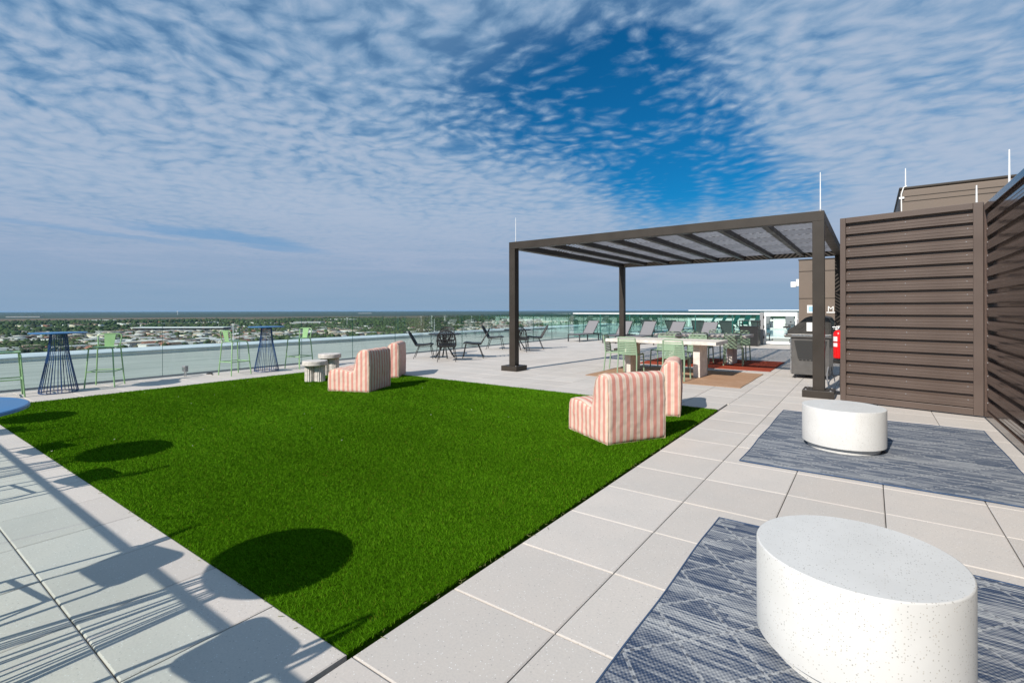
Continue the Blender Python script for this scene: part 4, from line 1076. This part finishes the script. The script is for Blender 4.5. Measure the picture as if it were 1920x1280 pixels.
# sun loungers
def make_lounger(nm, fm, sm, lb):
    """feet at -y, backrest at +y, length 2 m"""
    e = empty(nm, (0, 0, 0), 0, lb, 'sun lounger', 'grey sun loungers round the pool')
    w_ = .31
    for sx in (-1, 1):
        MB().box(sx*w_-.02, -1.0, .30, sx*w_+.02, .98, .345).build('side_rail', fm, e, .004)
        for y in (-.98, .62): MB().box(sx*w_-.02, y-.0, 0, sx*w_+.02, y+.05, .299).build('leg', fm, e, .003)
    MB().box(-w_+.021, -1.0, .30, w_-.021, -.96, .345).build('end_rail', fm, e); MB().box(-w_+.021, .94, .30, w_-.021, .98, .345).build('end_rail', fm, e)
    MB().box(-w_+.022, -.958, .332, w_-.022, .20, .342).build('seat_sling', sm, e)
    L, a = .78, R(48); dy, dz_ = L*math.cos(a), L*math.sin(a)
    vs = [(sx*(w_-.03), y, z) for y, z in ((.22, .35), (.22+dy, .35+dz_), (.22+dy, .362+dz_), (.22, .362)) for sx in (-1, 1)]
    MB().add(vs, [(0, 1, 3, 2), (2, 3, 5, 4), (4, 5, 7, 6), (6, 7, 1, 0), (0, 2, 4, 6), (1, 7, 5, 3)]).build('back_sling', sm, e)
    bf = MB()
    for sx in (-1, 1): bf.bar((sx*(w_-.025), .21, .345), (sx*(w_-.025), .22+dy, .345+dz_), .022, .03)
    bf.bar((-w_+.03, .22+dy, .35+dz_), (w_-.03, .22+dy, .35+dz_), .024, .03)
    bf.bar((-w_+.08, .70, .32), (-w_+.03, .22+dy*.6, .34+dz_*.6), .015, .015).bar((w_-.08, .70, .32), (w_-.03, .22+dy*.6, .34+dz_*.6), .015, .015)
    bf.build('back_frame', fm, e); return e
l0 = make_lounger('sun_lounger', charcoal, sling, 'grey sun lounger farthest left, nearest the glass railing'); l0.location = (-10.9, 20.95, 0); l0.rotation_euler.z = R(-6)
lx = [(-9.15, 'second grey sun lounger from the left, partly behind the pergola post'), (-8.05, 'third grey sun lounger from the left, facing the dining tables'), (-6.8, 'fourth grey sun lounger from the left, above the near dining table'), (-5.45, 'fifth grey sun lounger from the left, nearest the black cabinet')]
for x, lb in lx: copy_tree(l0, (x, 20.9+random.uniform(-.08, .08), 0), R(random.uniform(-8, -3)), lb)
for k, x in enumerate((-9.3, -8.0, -6.8, -5.45, -4.15)):
    copy_tree(l0, (x, 25.3+random.uniform(-.1, .1), 0), R(180+random.uniform(-4, 4)), 'dark backed sun lounger behind the glass fence facing the pool, %s' % ('leftmost', 'second from the left', 'middle one', 'second from the right', 'rightmost')[k])
for k, x in enumerate((-6.7, -4.9, -3.2, -1.3)):
    copy_tree(l0, (x, 40.9+2.3, 0), R(random.uniform(-12, 12)), 'grey sun lounger on the far side of the pool, %s' % ('first from the left', 'second from the left', 'third from the left', 'seen through the gate')[k]).location.y = 42.6
adm = mat('dark_green_plastic', (.012, .09, .075), .5)
def adirondack(x, y, a, lb):
    e = empty('garden_chair', (x, y, 0), a, lb, 'garden chair', 'dark green chairs on the pool deck')
    for k in range(5):
        xx = -.22+k*.11; MB().bar((xx, .0, .32), (xx*1.15, .46, 1.05), .095, .02).build('back_slat', adm, e)
    MB().box(-.28, -.5, .30, .28, .02, .33).build('seat', adm, e)
    for sx in (-1, 1):
        MB().box(sx*.33-.05, -.5, .52, sx*.33+.05, .2, .55).build('armrest', adm, e); MB().box(sx*.31-.02, -.48, 0, sx*.31+.02, -.40, .519).build('leg', adm, e); MB().bar((sx*.31, .35, .02), (sx*.31, -.1, .40), .04, .08).build('leg', adm, e)
for k, x in enumerate((-11.4, -10.6, -9.7, -8.9, -8.1)): adirondack(x, 31+k*.35, R(-60+7*k), 'dark green slatted chair seen through the glass fence, %s' % ('leftmost of five', 'second of five', 'middle of five', 'fourth of five', 'rightmost of five')[k]) if False else adirondack(x+1.0, 41.6, R(-60+7*k), 'dark green slatted chair beyond the pool, %s' % ('leftmost of five', 'second of five', 'middle of five', 'fourth of five', 'rightmost of five')[k])
lt = empty('low_table', (-2.75, 40.6+2.2, 0), 0, 'low dark framed table at the far side of the pool, seen through the gate', 'table')
MB().box(-.75, -.3, .40, .75, .3, .44).build('table_top', charcoal, lt)
for sx in (-1, 1):
    for sy in (-1, 1): MB().box(sx*.72-.03, sy*.27-.03, 0, sx*.72+.03, sy*.27+.03, .399).build('leg', charcoal, lt)
# black slatted cabinet by the fence
kb = empty('slatted_cabinet', (-3.95, 21.85, 0), 0, 'black slatted cabinet with an open frame on top beside the gate', 'cabinet')
MB().box(-.33, -.28, .02, .33, .28, .76).build('body', blackm, kb, .006)
MB().box(-.35, -.30, .762, .35, .30, .79).build('top', blackm, kb, .004)
for k in range(9): MB().box(.331, -.27, .06+k*.076, .345, .27, .105+k*.076).build('slat', charcoal, kb)
for sx in (-1, 1):
    for sy in (-1, 1): MB().box(sx*.33-.015, sy*.28-.015, .791, sx*.33+.015, sy*.28+.015, .999).build('frame_leg', blackm, kb)
MB().box(-.36, -.31, 1.0, .36, .31, 1.025).build('tray', blackm, kb, .004)

# ------------------------------------------------------------------ grill, fire extinguisher, hose, outlet
gr = empty('gas_grill', (-1.02, 12.62, 0), 0, 'large dark gas grill on castors behind the right pergola post', 'grill')
gx0, gx1, gy0, gy1 = -.36, .34, -.62, .70
MB().box(gx0+.02, gy0, .085, gx1, gy1, .86).build('cart', grillm, gr, .01)
MB().add([(gx0+.07, gy0-.012, .80), (gx1-.04, gy0-.012, .80), (gx1-.10, gy0-.012, .42), (gx0+.14, gy0-.012, .42), (gx0+.07, gy0-.001, .80), (gx1-.04, gy0-.001, .80), (gx1-.10, gy0-.001, .42), (gx0+.14, gy0-.001, .42)],
         [(0, 1, 2, 3), (4, 7, 6, 5), (0, 4, 5, 1), (1, 5, 6, 2), (2, 6, 7, 3), (3, 7, 4, 0)]).build('end_recess', grilld, gr)
for k in range(6): MB().box(gx0+.16+k*.07, gy0-.016, .385, gx0+.21+k*.07, gy0-.001, .405).build('vent_slot', blackm, gr)
MB().box(gx0-.006, gy0+.01, .09, gx0+.019, gy1, .85).build('door', steel, gr, .003)
MB().tube([(gx0-.04, gy0+.2, .74), (gx0-.04, gy0+.5, .74)], .012, 8).build('door_handle', steel, gr)
MB().prism([(gx0-.10, .86), (gx1+.04, .86), (gx1+.04, .94), (gx0-.04, .94), (gx0-.12, .90)], gy0-.04, gy1+.02, 'y').build('work_shelf', grillm, gr, .008)
MB().box(gx0+.03, gy0-.048, .895, gx1, gy0-.0405, .925).build('shelf_trim', steel, gr)
lid = MB().prism([(gx0-.06, .941), (gx1+.03, .941), (gx1+.03, 1.20), (gx1-.02, 1.28), (gx1-.12, 1.31), (gx0+.36, 1.31), (gx0+.27, 1.275), (gx0+.10, 1.12), (gx0-.06, 1.01)], gy0+.0, gy1-.05, 'y').build('lid', grilll, gr, .014)
MB().prism([(gx0-.03, .945), (gx1-.0, .945), (gx1-.0, 1.18), (gx1-.06, 1.24), (gx0+.34, 1.25), (gx0+.27, 1.215), (gx0-.02, 1.0)], gy0-.014, gy0-.001, 'y').build('lid_end', grilll, lid, .004)
MB().tube([(gx0-.14, gy0+.08, 1.07), (gx0-.14, gy1-.12, 1.07)], .018, 8).build('lid_handle', steel, lid)
MB().box(gx0-.14, gy0+.08, 1.055, gx0-.01, gy0+.10, 1.085).build('handle_bracket', grilld, lid)
MB().box(gx0+.30, gy0-.020, 1.0, gx0+.40, gy0-.0145, 1.18).build('label_sticker', whitep, lid)
MB().tube([(gx1+.03, gy0+.05, .95), (gx1+.10, gy0+.05, 1.05), (gx1+.12, gy0+.05, 1.18), (gx1+.02, gy0+.05, 1.26)], .012, 8).build('rear_hinge_bar', blackm, lid)
for k in range(4): MB().lathe([(.028, 0), (.024, .035)], 14).build('knob', steel, gr, loc=(gx0-.11, gy0+.2+k*.25, .90)).rotation_euler = (0, R(-90), 0)
for sx in (gx0+.07, gx1-.05):
    for sy in (gy0+.06, gy1-.08):
        w0 = MB().lathe([(.02, -.014), (.040, -.014), (.040, .014), (.02, .014)], 18).build('castor', rubber, gr, loc=(sx, sy, .0405)); w0.rotation_euler = (0, R(90), 0)
        MB().box(-.012, -.02, .0, .012, .02, .045).build('castor_fork', steel, gr, loc=(sx, sy, .041))
fe = empty('fire_extinguisher', (-.44, 10.1, .62), 0, 'red fire extinguisher hanging at the left edge of the brown screen', 'fire extinguisher')
MB().lathe([(.07, 0), (.078, .012), (.080, .03), (.080, .40), (.072, .44), (.045, .47), (.022, .48)], 28).build('cylinder', red, fe)
MB().lathe([(.022, .481), (.022, .51), (.014, .53)], 12).build('valve', steel, fe)
MB().bar((-.09, -.01, .525), (.06, 0, .545), .022, .012).build('handle', steel, fe, .002); MB().bar((-.08, -.01, .50), (.02, 0, .505), .018, .010).build('lever', steel, fe, .002)
MB().lathe([(.018, 0), (.018, .014)], 12).build('gauge', whitep, fe, loc=(-.03, -.03, .50)).rotation_euler = (R(90), 0, 0)
MB().lathe([(.0815, .27), (.0815, .279)], 28).build('strap', blackm, fe)
for z0_, z1_ in ((.29, .37), (.20, .26)):
    vs = []
    for k in range(7):
        a = R(205+k*9)
        for z in (z0_, z1_): vs.append((.0822*math.cos(a), .0822*math.sin(a), z))
    MB().add(vs, [(2*k, 2*k+2, 2*k+3, 2*k+1) for k in range(6)]).build('label', whitep, fe)
MB().tube([(.02, -.02, .50), (.085, -.06, .46), (.095, -.06, .30), (.09, -.05, .12)], .009, 8).build('hose', rubber, fe)
ebk = empty('extinguisher_stand', (-.42, 10.25, 0), 0, 'black stand holding the red fire extinguisher behind the screen', 'stand')
MB().box(-.012, -.012, .02, .012, .012, 1.16).build('upright', blackm, ebk); MB().box(-.14, -.16, .001, .16, .14, .02).build('foot_plate', blackm, ebk); MB().box(-.10, -.18, .56, .08, -.013, .60).build('cradle', blackm, ebk)
gt = empty('gas_tank', (-.33, 11.3, 0), 0, 'black tank with hoses on the floor between grill and screen', 'gas tank')
MB().lathe([(.13, 0), (.15, .03), (.15, .25), (.12, .31), (.05, .34)], 24).build('tank', blackm, gt); MB().lathe([(.02, .341), (.02, .39)], 10).build('valve', steel, gt)
hs_ = empty('gas_hose', (0, 0, 0), 0, 'grey gas hose lying on the pavers behind the right pergola post', 'hose')
MB().tube([(-.70, 12.1, .30), (-.70, 11.6, .16), (-.66, 11.1, .05), (-.55, 10.7, .014), (-.42, 10.35, .014), (-.2, 10.15, .014), (.1, 10.2, .014)], .012, 8).build('hose', galv, hs_)
MB().tube([(-.66, 12.2, .25), (-.60, 11.7, .12), (-.45, 11.45, .20), (-.33, 11.3, .38)], .009, 8).build('branch_hose', blackm, hs_)
ob = empty('outlet_post', (-12.25, 4.60, 0), R(8), 'small grey outdoor outlet box on twin pipes by the glass railing', 'outlet box')
MB().box(-.06, -.035, .11, .06, .035, .24).build('box', galv, ob, .006); MB().box(-.04, -.05, .135, .04, -.0355, .215).build('cover', steel, ob, .004)
for sx in (-.03, .03): MB().tube([(sx, 0, .0), (sx, 0, .109)], .011, 8).build('conduit', steel, ob)
dr = empty('floor_fitting', (-12.30, 5.12, 0), 0, 'flat black fitting on the pavers beside the outlet box', 'floor fitting')
MB().lathe([(.07, .001), (.06, .022), (.03, .028)], 20).build('cap', rubber, dr); MB().tube([(.06, 0, .012), (.30, -.06, .008)], .008, 6).build('cable', rubber, dr)
for o in list(bpy.data.objects):
    if o.type == 'MESH' and o.parent is None and 'kind' not in o and 'label' not in o: print('UNTAGGED', o.name)
